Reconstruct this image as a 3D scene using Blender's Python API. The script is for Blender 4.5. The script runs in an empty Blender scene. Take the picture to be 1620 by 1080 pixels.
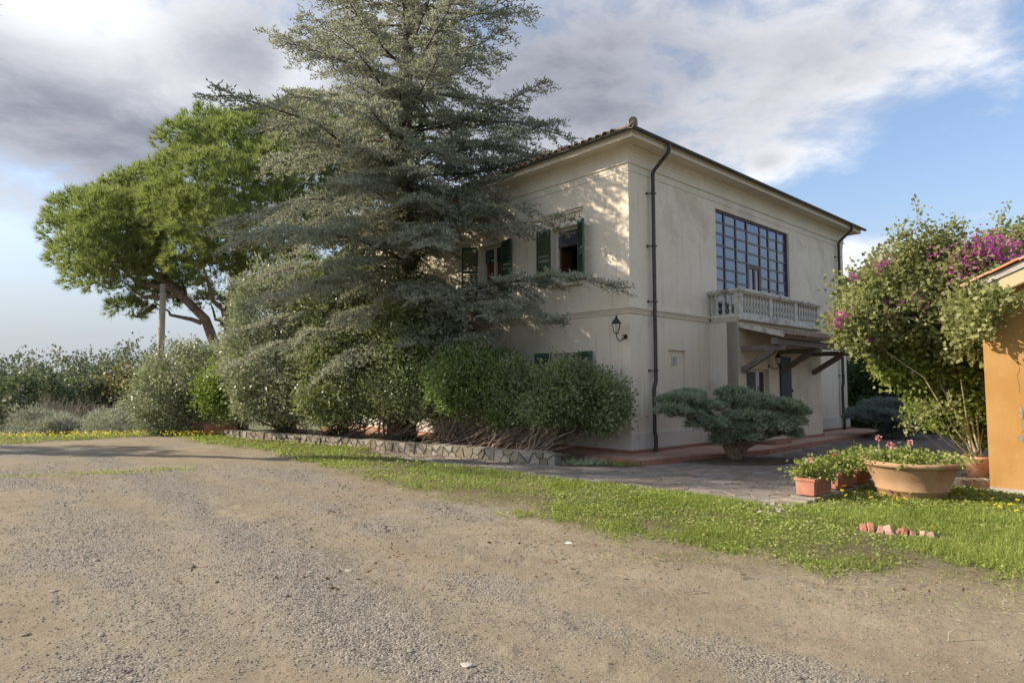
import bpy, math, random
import numpy as np
from mathutils import Vector

random.seed(7)
rng = np.random.default_rng(11)
scene = bpy.context.scene
COL = scene.collection
rad = math.radians

# ------------------------------------------------------------------ camera
cam_d = bpy.data.cameras.new('camera')
cam_d.sensor_width = 36.0
cam_d.lens = 1015.0 / 1620.0 * 36.0
cam_d.clip_start = 0.05
cam_d.clip_end = 6000
cam = bpy.data.objects.new('camera', cam_d)
cam.location = (0, 0, 1.6)
cam.rotation_euler = (rad(90) + math.atan(70 / 1015.0), 0, 0)
COL.objects.link(cam)
scene.camera = cam

# ------------------------------------------------------------------ sun and sky
SUN_AZ = -86.0          # degrees, 0 = straight ahead (+Y), negative = to the left
SUN_EL = 29.0
SKY_STRENGTH = 0.11
sun_d = bpy.data.lights.new('sun', 'SUN')
sun_d.energy = 2.6
sun_d.angle = rad(0.6)
sun_d.color = (1.0, 0.87, 0.69)
sun = bpy.data.objects.new('sun', sun_d)
S = Vector((math.sin(rad(SUN_AZ)) * math.cos(rad(SUN_EL)), math.cos(rad(SUN_AZ)) * math.cos(rad(SUN_EL)), math.sin(rad(SUN_EL))))
sun.rotation_euler = S.to_track_quat('Z', 'Y').to_euler()
sun.location = S * 50
COL.objects.link(sun)

scene.view_settings.view_transform = 'Standard'
scene.view_settings.look = 'None'
scene.view_settings.gamma = 1.0
scene.view_settings.use_curve_mapping = False
scene.view_settings.exposure = 1.75
scene.render.engine = 'CYCLES'
scene.cycles.max_bounces = 8
scene.cycles.transparent_max_bounces = 8


class Nodes:
    """small helper to write node arithmetic"""
    def __init__(self, nt):
        self.nt = nt

    def new(self, kind):
        return self.nt.nodes.new(kind)

    def put(self, sock, v):
        if isinstance(v, bpy.types.NodeSocket):
            self.nt.links.new(v, sock)
        else:
            sock.default_value = v

    def m(self, op, a, b=None, c=None, clamp=False):
        n = self.new('ShaderNodeMath')
        n.operation = op
        n.use_clamp = clamp
        self.put(n.inputs[0], a)
        if b is not None:
            self.put(n.inputs[1], b)
        if c is not None:
            self.put(n.inputs[2], c)
        return n.outputs[0]

    def noise(self, vec, scale, detail=4.0, rough=0.55, dist=0.0):
        n = self.new('ShaderNodeTexNoise')
        n.inputs['Scale'].default_value = scale
        n.inputs['Detail'].default_value = detail
        n.inputs['Roughness'].default_value = rough
        n.inputs['Distortion'].default_value = dist
        if vec is not None:
            self.nt.links.new(vec, n.inputs['Vector'])
        return n.outputs['Fac']

    def step(self, v, lo, hi):
        n = self.new('ShaderNodeMapRange')
        n.interpolation_type = 'SMOOTHSTEP'
        self.put(n.inputs['Value'], v)
        n.inputs['From Min'].default_value = lo
        n.inputs['From Max'].default_value = hi
        return n.outputs['Result']

    def mix(self, f, a, b):
        n = self.new('ShaderNodeMix')
        n.data_type = 'RGBA'
        self.put(n.inputs[0], f)
        for s, v in ((n.inputs[6], a), (n.inputs[7], b)):
            if isinstance(v, bpy.types.NodeSocket):
                self.nt.links.new(v, s)
            else:
                s.default_value = (v[0], v[1], v[2], 1)
        return n.outputs[2]


def build_world():
    w = bpy.data.worlds.new('World')
    scene.world = w
    w.use_nodes = True
    nt = w.node_tree
    nt.nodes.clear()
    N = Nodes(nt)
    out = N.new('ShaderNodeOutputWorld')
    bg = N.new('ShaderNodeBackground')
    bg.inputs['Strength'].default_value = SKY_STRENGTH
    sky = N.new('ShaderNodeTexSky')
    sky.sky_type = 'NISHITA'
    sky.sun_disc = False
    sky.sun_elevation = rad(SUN_EL)
    sky.sun_rotation = rad(SUN_AZ)
    sky.altitude = 100
    sky.air_density = 1.0
    sky.dust_density = 1.6
    sky.ozone_density = 1.4
    tc = N.new('ShaderNodeTexCoord')
    sep = N.new('ShaderNodeSeparateXYZ')
    nt.links.new(tc.outputs['Generated'], sep.inputs[0])
    x, y, z = sep.outputs
    az = N.m('ARCTAN2', x, y)
    el = N.m('ARCSINE', N.m('MINIMUM', N.m('MAXIMUM', z, -1.0), 1.0))
    zc = N.m('ADD', N.m('MAXIMUM', z, 0.0), 0.22)
    comb = N.new('ShaderNodeCombineXYZ')
    nt.links.new(N.m('DIVIDE', x, zc), comb.inputs[0])
    nt.links.new(N.m('DIVIDE', y, zc), comb.inputs[1])
    n1 = N.noise(comb.outputs[0], 1.9, 9, 0.58, 0.25)
    n2 = N.noise(comb.outputs[0], 4.6, 8, 0.6, 0.3)
    n3 = N.noise(comb.outputs[0], 0.8, 3, 0.5)

    def blob(a, e, wa, we, amp):
        da = N.m('DIVIDE', N.m('SUBTRACT', az, rad(a)), rad(wa))
        de = N.m('DIVIDE', N.m('SUBTRACT', el, rad(e)), rad(we))
        r2 = N.m('ADD', N.m('MULTIPLY', da, da), N.m('MULTIPLY', de, de))
        return N.m('MULTIPLY', N.m('EXPONENT', N.m('MULTIPLY', r2, -1.0)), amp)

    cover = N.m('ADD', N.m('MULTIPLY', N.m('SUBTRACT', n1, 0.5), 1.5), 0.50)
    cover = N.m('ADD', cover, N.m('MULTIPLY', N.m('SUBTRACT', n2, 0.5), 1.1))
    for b in ((-36, 21.5, 22, 7.5, 0.62), (-14, 28, 12, 7, 0.25), (6, 26, 18, 9, 0.40), (28, 25.5, 14, 4.5, 0.26), (17, 20, 9, 3.0, 0.25),
              (31, 15.5, 18, 4.5, -0.52), (-18.5, 25.5, 2.6, 3.0, -0.40), (27, 12.0, 3.0, 2.4, 0.36), (30.5, 9.5, 5.0, 2.2, 0.42),
              (36, 12.3, 4.0, 1.0, 0.30), (22.5, 18.0, 2.4, 1.1, 0.30), (-30, 5, 24, 5.2, -0.75), (40, 27, 8, 3.0, -0.18), (23, 29.5, 5, 2.5, -0.15)):
        cover = N.m('ADD', cover, blob(*b))
    dens = N.step(cover, 0.28, 0.92)
    # cloud brightness: broken texture, greyer where the bank is thick, bright towards the sun
    vm = N.new('ShaderNodeVectorMath')
    vm.operation = 'DOT_PRODUCT'
    nt.links.new(tc.outputs['Generated'], vm.inputs[0])
    vm.inputs[1].default_value = tuple(S)
    glow = N.step(vm.outputs['Value'], 0.80, 0.99)
    thick = N.step(cover, 0.75, 1.25)
    lum = N.m('ADD', N.m('MULTIPLY', N.m('SUBTRACT', n2, 0.5), 1.5), 0.62)
    lum = N.m('ADD', lum, N.m('MULTIPLY', N.m('SUBTRACT', n1, 0.5), 0.7))
    lum = N.m('SUBTRACT', lum, N.m('MULTIPLY', thick, 0.62))
    for b in ((-36.5, 27.0, 7, 4.0, 0.75), (-27, 22.5, 6.5, 2.6, 0.50), (-33, 16.5, 16, 4.5, -0.35), (-22, 20, 4, 2, 0.25), (20, 23.5, 14, 3, 0.20), (30, 9.5, 6, 2.5, 0.35), (8, 30, 8, 3, -0.2), (14, 24, 24, 7, -0.42), (-33, 12, 14, 2.0, -0.2)):
        lum = N.m('ADD', lum, blob(*b))
    lum = N.m('ADD', lum, N.m('MULTIPLY', N.step(vm.outputs['Value'], 0.5, -0.5), 0.35))
    lum = N.m('ADD', lum, N.m('MULTIPLY', glow, 0.45), clamp=True)
    ccol = N.mix(lum, (0.80, 0.83, 0.98), (2.9, 2.9, 2.96))
    # thin veil of pale air near the horizon
    veil = N.m('SUBTRACT', 1.0, N.step(el, 0.02, 0.30))
    skyb = N.mix(0.48, sky.outputs[0], (0.42, 0.52, 0.80))
    skyc = N.mix(N.m('MULTIPLY_ADD', veil, 0.92, 0.0), skyb, (1.38, 1.50, 1.69))
    col = N.mix(N.m('MULTIPLY', dens, 0.93), skyc, ccol)
    nt.links.new(col, bg.inputs['Color'])
    nt.links.new(bg.outputs[0], out.inputs[0])


build_world()

# ------------------------------------------------------------------ measured frame of the villa
C0 = np.array([2.65, 14.34, 0.0])
R2 = np.array([0.7378, 0.6750, 0.0])      # along the balcony facade
L2 = np.array([-0.6750, 0.7378, 0.0])     # along the facade behind the cedar
VROT = math.atan2(R2[1], R2[0])
VL = 12.5


def to_villa(P):
    P = np.atleast_2d(P)
    d = P - C0
    return np.stack([d @ R2, d @ L2, P[:, 2]], 1)


def px(x, y, Y):
    """world point seen at photo pixel (x, y) at distance Y in front of the camera; used only to note measured positions"""
    p = math.atan(70 / 1015.0)
    cx, cy, f = x - 810.0, 540.0 - y, 1015.0
    u = cy * math.cos(p) + f * math.sin(p)
    w = f * math.cos(p) - cy * math.sin(p)
    return np.array([cx * Y / w, Y, 1.6 + u * Y / w])


# ------------------------------------------------------------------ materials
def rgb(*c):
    return (c[0], c[1], c[2], 1.0)


def material(name, c1, c2=None, scale=3.0, rough=0.8, bump=0.0, bscale=60.0, c3=None, scale3=0.6, spec=0.3, metal=0.0, detail=6, stretch=None, lo=0.35, hi=0.65, tone=0.0):
    m = bpy.data.materials.new(name)
    m.use_nodes = True
    nt = m.node_tree
    b = nt.nodes['Principled BSDF']
    b.inputs['Roughness'].default_value = rough
    b.inputs['Metallic'].default_value = metal
    b.inputs['Specular IOR Level'].default_value = spec
    N = Nodes(nt)
    tc = N.new('ShaderNodeTexCoord')
    vec = tc.outputs['Object']
    if stretch:
        mp = N.new('ShaderNodeMapping')
        mp.inputs['Scale'].default_value = stretch
        nt.links.new(vec, mp.inputs[0])
        vec = mp.outputs[0]
    col = None
    if c2 is not None:
        f = N.step(N.noise(vec, scale, detail, 0.6), lo, hi)
        col = N.mix(f, c1, c2)
        if c3 is not None:
            f3 = N.step(N.noise(vec, scale3, 8, 0.62, 0.4), 0.5, 0.68)
            col = N.mix(f3, col, c3)
        if tone > 0:
            oi = N.new('ShaderNodeObjectInfo')
            hv = N.new('ShaderNodeHueSaturation')
            nt.links.new(N.m('MULTIPLY_ADD', oi.outputs['Random'], tone * 2, 1 - tone), hv.inputs['Value'])
            nt.links.new(N.m('MULTIPLY_ADD', oi.outputs['Random'], -.5, 1.2), hv.inputs['Saturation'])
            nt.links.new(col, hv.inputs['Color'])
            col = hv.outputs[0]
        nt.links.new(col, b.inputs['Base Color'])
    else:
        b.inputs['Base Color'].default_value = rgb(*c1)
    if bump > 0:
        bn = N.new('ShaderNodeBump')
        bn.inputs['Strength'].default_value = bump
        bn.inputs['Distance'].default_value = 0.02
        nt.links.new(N.noise(tc.outputs['Object'], bscale, 6, 0.6), bn.inputs['Height'])
        nt.links.new(bn.outputs[0], b.inputs['Normal'])
    return m


def leaf_material(name, dark, mid, light, trans=0.35, rough=0.5, tcol=None, clump=1.2, spec=0.25):
    m = bpy.data.materials.new(name)
    m.use_nodes = True
    nt = m.node_tree
    nt.nodes.clear()
    N = Nodes(nt)
    out = N.new('ShaderNodeOutputMaterial')
    at = N.new('ShaderNodeAttribute')
    at.attribute_name = 'rnd'
    tc = N.new('ShaderNodeTexCoord')
    nz = N.noise(tc.outputs['Object'], clump, 3, 0.55)
    f = N.m('ADD', N.m('MULTIPLY', at.outputs['Fac'], 0.65), N.m('MULTIPLY', N.step(nz, 0.3, 0.7), 0.35))
    rp = N.new('ShaderNodeValToRGB')
    cr = rp.color_ramp
    cr.elements[0].position = 0.05
    cr.elements[0].color = rgb(*dark)
    cr.elements[1].position = 0.95
    cr.elements[1].color = rgb(*light)
    e = cr.elements.new(0.5)
    e.color = rgb(*mid)
    nt.links.new(f, rp.inputs[0])
    b = N.new('ShaderNodeBsdfPrincipled')
    b.inputs['Roughness'].default_value = rough
    b.inputs['Specular IOR Level'].default_value = spec
    nt.links.new(rp.outputs[0], b.inputs['Base Color'])
    t = N.new('ShaderNodeBsdfTranslucent')
    hs = N.mix(0.55, rp.outputs[0], tcol if tcol else tuple(min(1, v * 1.6) for v in light))
    nt.links.new(hs, t.inputs['Color'])
    mx = N.new('ShaderNodeMixShader')
    mx.inputs[0].default_value = trans
    nt.links.new(b.outputs[0], mx.inputs[1])
    nt.links.new(t.outputs[0], mx.inputs[2])
    nt.links.new(mx.outputs[0], out.inputs[0])
    return m


M = {}


def plaster(name, base, light, stain, line=None):
    """lime plaster: broad cloudy tone, faint vertical rain streaks, fine grain"""
    m = bpy.data.materials.new(name)
    m.use_nodes = True
    nt = m.node_tree
    b = nt.nodes['Principled BSDF']
    b.inputs['Roughness'].default_value = 0.9
    b.inputs['Specular IOR Level'].default_value = 0.15
    N = Nodes(nt)
    tc = N.new('ShaderNodeTexCoord')
    o = tc.outputs['Object']
    mp = N.new('ShaderNodeMapping')
    mp.inputs['Scale'].default_value = (5.0, 5.0, 0.35)
    nt.links.new(o, mp.inputs[0])
    a = N.step(N.noise(o, 0.9, 7, 0.6), 0.3, 0.7)
    s = N.step(N.noise(mp.outputs[0], 1.3, 6, 0.65), 0.52, 0.80)
    g = N.noise(o, 22, 5, 0.6)
    col = N.mix(a, base, light)
    col = N.mix(N.m('MULTIPLY', s, 0.75), col, stain)
    col = N.mix(N.m('MULTIPLY', N.step(N.noise(o, 0.45, 9, 0.7, 0.6), 0.52, 0.66), 0.45), col, stain)
    col = N.mix(N.m('MULTIPLY', N.step(g, 0.45, 0.75), 0.18), col, stain)
    nt.links.new(col, b.inputs['Base Color'])
    bn = N.new('ShaderNodeBump')
    bn.inputs['Strength'].default_value = 0.25
    bn.inputs['Distance'].default_value = 0.01
    nt.links.new(N.noise(o, 35, 6, 0.65), bn.inputs['Height'])
    nt.links.new(bn.outputs[0], b.inputs['Normal'])
    return m


M['wall'] = plaster('cream_plaster', (0.68, 0.60, 0.48), (0.73, 0.655, 0.54), (0.42, 0.355, 0.27))
M['trim'] = plaster('pale_plaster', (0.64, 0.575, 0.475), (0.70, 0.635, 0.535), (0.48, 0.425, 0.35))
M['plinth'] = plaster('grey_plinth', (0.58, 0.545, 0.50), (0.66, 0.625, 0.58), (0.38, 0.345, 0.30))
M['ochre'] = plaster('ochre_plaster', (0.345, 0.185, 0.058), (0.415, 0.25, 0.098), (0.27, 0.14, 0.048))
M['red'] = material('red_skirting', (0.27, 0.125, 0.085), (0.34, 0.17, 0.12), 6, 0.7, 0.1)
M['stone'] = material('balcony_stone', (0.48, 0.45, 0.39), (0.62, 0.585, 0.52), 7, 0.9, 0.3, 40, (0.27, 0.25, 0.22), 3.0)
M['stone_dark'] = material('lichened_tile', (0.17, 0.15, 0.125), (0.26, 0.235, 0.20), 9, 0.95, 0.4, 40)
M['oldtile'] = material('old_clay_tile', (0.30, 0.13, 0.08), (0.42, 0.21, 0.14), 14, 0.9, 0.3, 40, (0.25, 0.17, 0.12), 9.0, tone=0.25)
M['gutter'] = material('gutter_paint', (0.045, 0.05, 0.045), (0.07, 0.07, 0.06), 5, 0.45, 0.05)
M['pipe'] = material('brown_pipe', (0.05, 0.042, 0.036), (0.075, 0.062, 0.052), 4, 0.4)
M['rooftile'] = material('roof_tile_clay', (0.20, 0.13, 0.09), (0.32, 0.21, 0.14), 9, 0.9, 0.3, 40, (0.13, 0.12, 0.09), 4.0, tone=0.25)
M['tileedge'] = material('bright_tile_clay', (0.45, 0.17, 0.09), (0.55, 0.24, 0.13), 9, 0.85, 0.2, tone=0.15)
M['shutter'] = material('green_shutter', (0.022, 0.075, 0.045), (0.035, 0.10, 0.06), 5, 0.45, 0.05, spec=0.5)
M['greydoor'] = material('dark_grey_door', (0.035, 0.055, 0.055), (0.05, 0.07, 0.07), 4, 0.5)
M['bluedoor'] = material('dark_blue_shutter', (0.028, 0.040, 0.055), (0.04, 0.055, 0.07), 4, 0.5)
M['white'] = material('white_frame', (0.62, 0.58, 0.52), (0.70, 0.66, 0.60), 5, 0.5)
M['brownframe'] = material('brown_frame', (0.075, 0.035, 0.022), (0.11, 0.05, 0.03), 6, 0.5)
M['darkframe'] = material('dark_mullion', (0.045, 0.038, 0.045), (0.065, 0.052, 0.058), 4, 0.4, spec=0.5)
M['curtain'] = material('red_brown_curtain', (0.17, 0.06, 0.035), (0.24, 0.09, 0.05), 6, 0.8)
M['interior'] = material('dark_interior', (0.06, 0.05, 0.04), (0.09, 0.07, 0.06), 2, 0.9)
M['wood'] = material('dark_timber', (0.14, 0.113, 0.095), (0.22, 0.182, 0.155), 8, 0.8, 0.3, 30, stretch=(1, 1, 6))
M['iron'] = material('dark_iron', (0.028, 0.027, 0.026), (0.045, 0.04, 0.036), 9, 0.5, metal=0.3)
M['lampglass'] = material('lamp_glass', (0.55, 0.53, 0.47), (0.63, 0.60, 0.53), 6, 0.25, spec=0.6)
M['terrace'] = material('terracotta_floor', (0.50, 0.315, 0.235), (0.58, 0.385, 0.30), 3, 0.75, 0.1, 40, (0.40, 0.27, 0.21), 1.2)
M['terracotta'] = material('terracotta', (0.33, 0.135, 0.085), (0.40, 0.185, 0.125), 5, 0.85, 0.15, 50, (0.38, 0.23, 0.17), 3.0)
M['urnclay'] = material('pale_terracotta', (0.31, 0.188, 0.10), (0.375, 0.24, 0.14), 3, 0.85, 0.2, 40, (0.28, 0.14, 0.075), 1.8)
M['potclay'] = material('chalky_terracotta', (0.52, 0.26, 0.17), (0.60, 0.42, 0.33), 4, 0.9, 0.15, 40)
M['rubble'] = material('rubble_stone', (0.195, 0.17, 0.13), (0.285, 0.25, 0.198), 2.2, 0.95, 0.6, 30, (0.155, 0.132, 0.095), 2.5, lo=.25, hi=.75, tone=0.28)
M['mortar'] = material('mortar', (0.185, 0.16, 0.125), (0.25, 0.218, 0.172), 8, 0.95, 0.4, 50)
M['concrete'] = material('old_concrete', (0.33, 0.30, 0.26), (0.42, 0.39, 0.34), 6, 0.95, 0.3, 50)
M['fascia'] = plaster('ochre_tinted_fascia', (0.44, 0.36, 0.22), (0.50, 0.42, 0.28), (0.33, 0.26, 0.15))
M['bare'] = material('bare_render', (0.20, 0.17, 0.14), (0.29, 0.25, 0.20), 12, 0.95, 0.4, 40)
M['pole'] = material('concrete_pole', (0.34, 0.31, 0.26), (0.42, 0.38, 0.32), 3, 0.9, 0.1)
M['paver'] = material('flagstone', (0.165, 0.142, 0.122), (0.235, 0.20, 0.172), 2.6, 0.85, 0.3, 40, (0.135, 0.117, 0.10), 1.5, tone=0.14)
M['pjoint'] = material('sandy_joint', (0.27, 0.235, 0.19), (0.34, 0.295, 0.24), 7, 0.95, 0.3, 50)
M['soil'] = material('dark_soil', (0.085, 0.06, 0.04), (0.14, 0.105, 0.07), 6, 0.95, 0.6, 40)
M['bark'] = material('grey_bark', (0.095, 0.075, 0.06), (0.17, 0.14, 0.115), 9, 0.95, 0.6, 25, stretch=(1, 1, 0.3))
M['pinebark'] = material('pine_bark', (0.13, 0.095, 0.075), (0.23, 0.175, 0.14), 5, 0.95, 0.6, 15)
M['stem'] = material('shrub_stem', (0.16, 0.115, 0.08), (0.28, 0.21, 0.155), 9, 0.9, 0.3, 30)
M['twig'] = material('pale_twig', (0.24, 0.21, 0.17), (0.34, 0.30, 0.25), 9, 0.9)
M['palestem'] = material('pale_vine_stem', (0.26, 0.23, 0.15), (0.36, 0.32, 0.22), 9, 0.9)
M['redplastic'] = material('red_plastic', (0.62, 0.06, 0.025), None, rough=0.4)
M['tile_plaque'] = material('plaque_glaze', (0.52, 0.50, 0.44), (0.58, 0.55, 0.49), 20, 0.4)
M['plaque_mark'] = material('plaque_mark', (0.20, 0.18, 0.16), None, rough=0.6)
M['flower_red'] = leaf_material('geranium_petals', (0.420, 0.020, 0.030), (0.550, 0.050, 0.070), (0.650, 0.120, 0.140), 0.3)
M['flower_pink'] = leaf_material('pink_petals', (0.60, 0.20, 0.22), (0.70, 0.30, 0.31), (0.76, 0.40, 0.40), 0.3)
M['magenta'] = leaf_material('magenta_bracts', (0.320, 0.035, 0.230), (0.450, 0.060, 0.340), (0.550, 0.130, 0.440), 0.4)
M['yellow'] = leaf_material('yellow_petals', (0.700, 0.480, 0.020), (0.800, 0.600, 0.030), (0.850, 0.700, 0.080), 0.3)

M['cedar'] = leaf_material('cedar_needles', (0.225, 0.240, 0.182), (0.350, 0.365, 0.285), (0.510, 0.520, 0.425), 0.48, 0.55, (0.18, 0.21, 0.11), 0.6)
M['pine'] = leaf_material('pine_needles', (0.145, 0.165, 0.065), (0.240, 0.270, 0.100), (0.370, 0.395, 0.165), 0.42, 0.5, (0.26, 0.38, 0.06), 0.35)
M['hedge'] = leaf_material('hedge_leaves', (0.140, 0.172, 0.080), (0.240, 0.275, 0.130), (0.375, 0.400, 0.215), 0.42, 0.36, (0.20, 0.28, 0.06), 0.9, 0.5)
M['hedge_mid'] = leaf_material('green_hedge_leaves', (0.125, 0.175, 0.060), (0.215, 0.280, 0.095), (0.340, 0.405, 0.165), 0.42, 0.36, (0.24, 0.34, 0.06), 0.9, 0.5)
M['hedge_grey'] = leaf_material('silvery_hedge_leaves', (0.165, 0.188, 0.112), (0.275, 0.295, 0.185), (0.430, 0.440, 0.305), 0.42, 0.36, (0.20, 0.26, 0.09), 0.9, 0.5)
M['hedge_lime'] = leaf_material('fresh_hedge_leaves', (0.125, 0.170, 0.040), (0.205, 0.265, 0.062), (0.300, 0.360, 0.100), 0.4, 0.4, (0.30, 0.42, 0.06), 0.9, 0.4)
M['ivy'] = leaf_material('ivy_leaves', (0.025, 0.055, 0.012), (0.050, 0.095, 0.020), (0.100, 0.160, 0.030), 0.3, 0.4, (0.18, 0.28, 0.04), 1.5)
M['juniper'] = leaf_material('juniper_needles', (0.195, 0.245, 0.160), (0.310, 0.370, 0.250), (0.460, 0.510, 0.370), 0.35, 0.6, (0.12, 0.20, 0.10), 1.6)
M['juniper_dark'] = leaf_material('grey_juniper_needles', (0.165, 0.205, 0.170), (0.250, 0.300, 0.255), (0.370, 0.410, 0.350), 0.35, 0.6, (0.12, 0.18, 0.12), 1.6)
M['olive'] = leaf_material('silver_leaves', (0.25, 0.265, 0.21), (0.36, 0.375, 0.30), (0.50, 0.51, 0.44), 0.35, 0.5, (0.2, 0.24, 0.13), 0.8)
M['oak'] = leaf_material('oak_leaves', (0.090, 0.104, 0.066), (0.138, 0.155, 0.100), (0.205, 0.220, 0.150), 0.32, 0.5, (0.15, 0.20, 0.06), 0.25)
M['oak_brown'] = leaf_material('autumn_oak_leaves', (0.13, 0.122, 0.058), (0.21, 0.19, 0.088), (0.32, 0.27, 0.125), 0.32, 0.5, (0.2, 0.2, 0.06), 0.25)
M['darktree'] = leaf_material('dark_evergreen_leaves', (0.024, 0.043, 0.014), (0.048, 0.082, 0.024), (0.090, 0.138, 0.038), 0.3, 0.45, (0.14, 0.22, 0.04), 0.8)
M['boug'] = leaf_material('vine_leaves', (0.165, 0.185, 0.070), (0.270, 0.290, 0.120), (0.410, 0.410, 0.205), 0.48, 0.45, (0.30, 0.34, 0.09), 1.6)
M['boug_lime'] = leaf_material('young_vine_leaves', (0.130, 0.175, 0.035), (0.215, 0.275, 0.055), (0.320, 0.380, 0.110), 0.45, 0.45, (0.34, 0.46, 0.08), 1.4)
M['geranium'] = leaf_material('geranium_leaves', (0.150, 0.195, 0.045), (0.240, 0.290, 0.075), (0.360, 0.390, 0.150), 0.4, 0.5, (0.36, 0.44, 0.08), 6)
M['grass'] = leaf_material('grass_blades', (0.125, 0.165, 0.036), (0.235, 0.295, 0.066), (0.375, 0.415, 0.135), 0.42, 0.5, (0.34, 0.44, 0.06), 0.9)
M['drygrass'] = leaf_material('dry_grass', (0.20, 0.17, 0.095), (0.31, 0.27, 0.16), (0.42, 0.37, 0.24), 0.2, 0.7, (0.3, 0.26, 0.12), 1.5)
M['deadleaf'] = leaf_material('dead_leaves', (0.100, 0.055, 0.025), (0.180, 0.100, 0.050), (0.300, 0.190, 0.110), 0.15, 0.7, (0.3, 0.16, 0.06), 3)


def glass_material():
    m = bpy.data.materials.new('tinted_glass')
    m.use_nodes = True
    nt = m.node_tree
    nt.nodes.clear()
    N = Nodes(nt)
    out = N.new('ShaderNodeOutputMaterial')
    g = N.new('ShaderNodeBsdfGlossy')
    g.inputs['Color'].default_value = (0.78, 0.82, 0.92, 1)
    g.inputs['Roughness'].default_value = 0.03
    d = N.new('ShaderNodeBsdfDiffuse')
    d.inputs['Color'].default_value = (0.05, 0.055, 0.075, 1)
    mx = N.new('ShaderNodeMixShader')
    fr = N.new('ShaderNodeFresnel')
    fr.inputs['IOR'].default_value = 2.1
    nt.links.new(N.m('MULTIPLY_ADD', fr.outputs[0], 0.85, 0.05), mx.inputs[0])
    nt.links.new(d.outputs[0], mx.inputs[1])
    nt.links.new(g.outputs[0], mx.inputs[2])
    nt.links.new(mx.outputs[0], out.inputs[0])
    return m


M['glass'] = glass_material()


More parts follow.
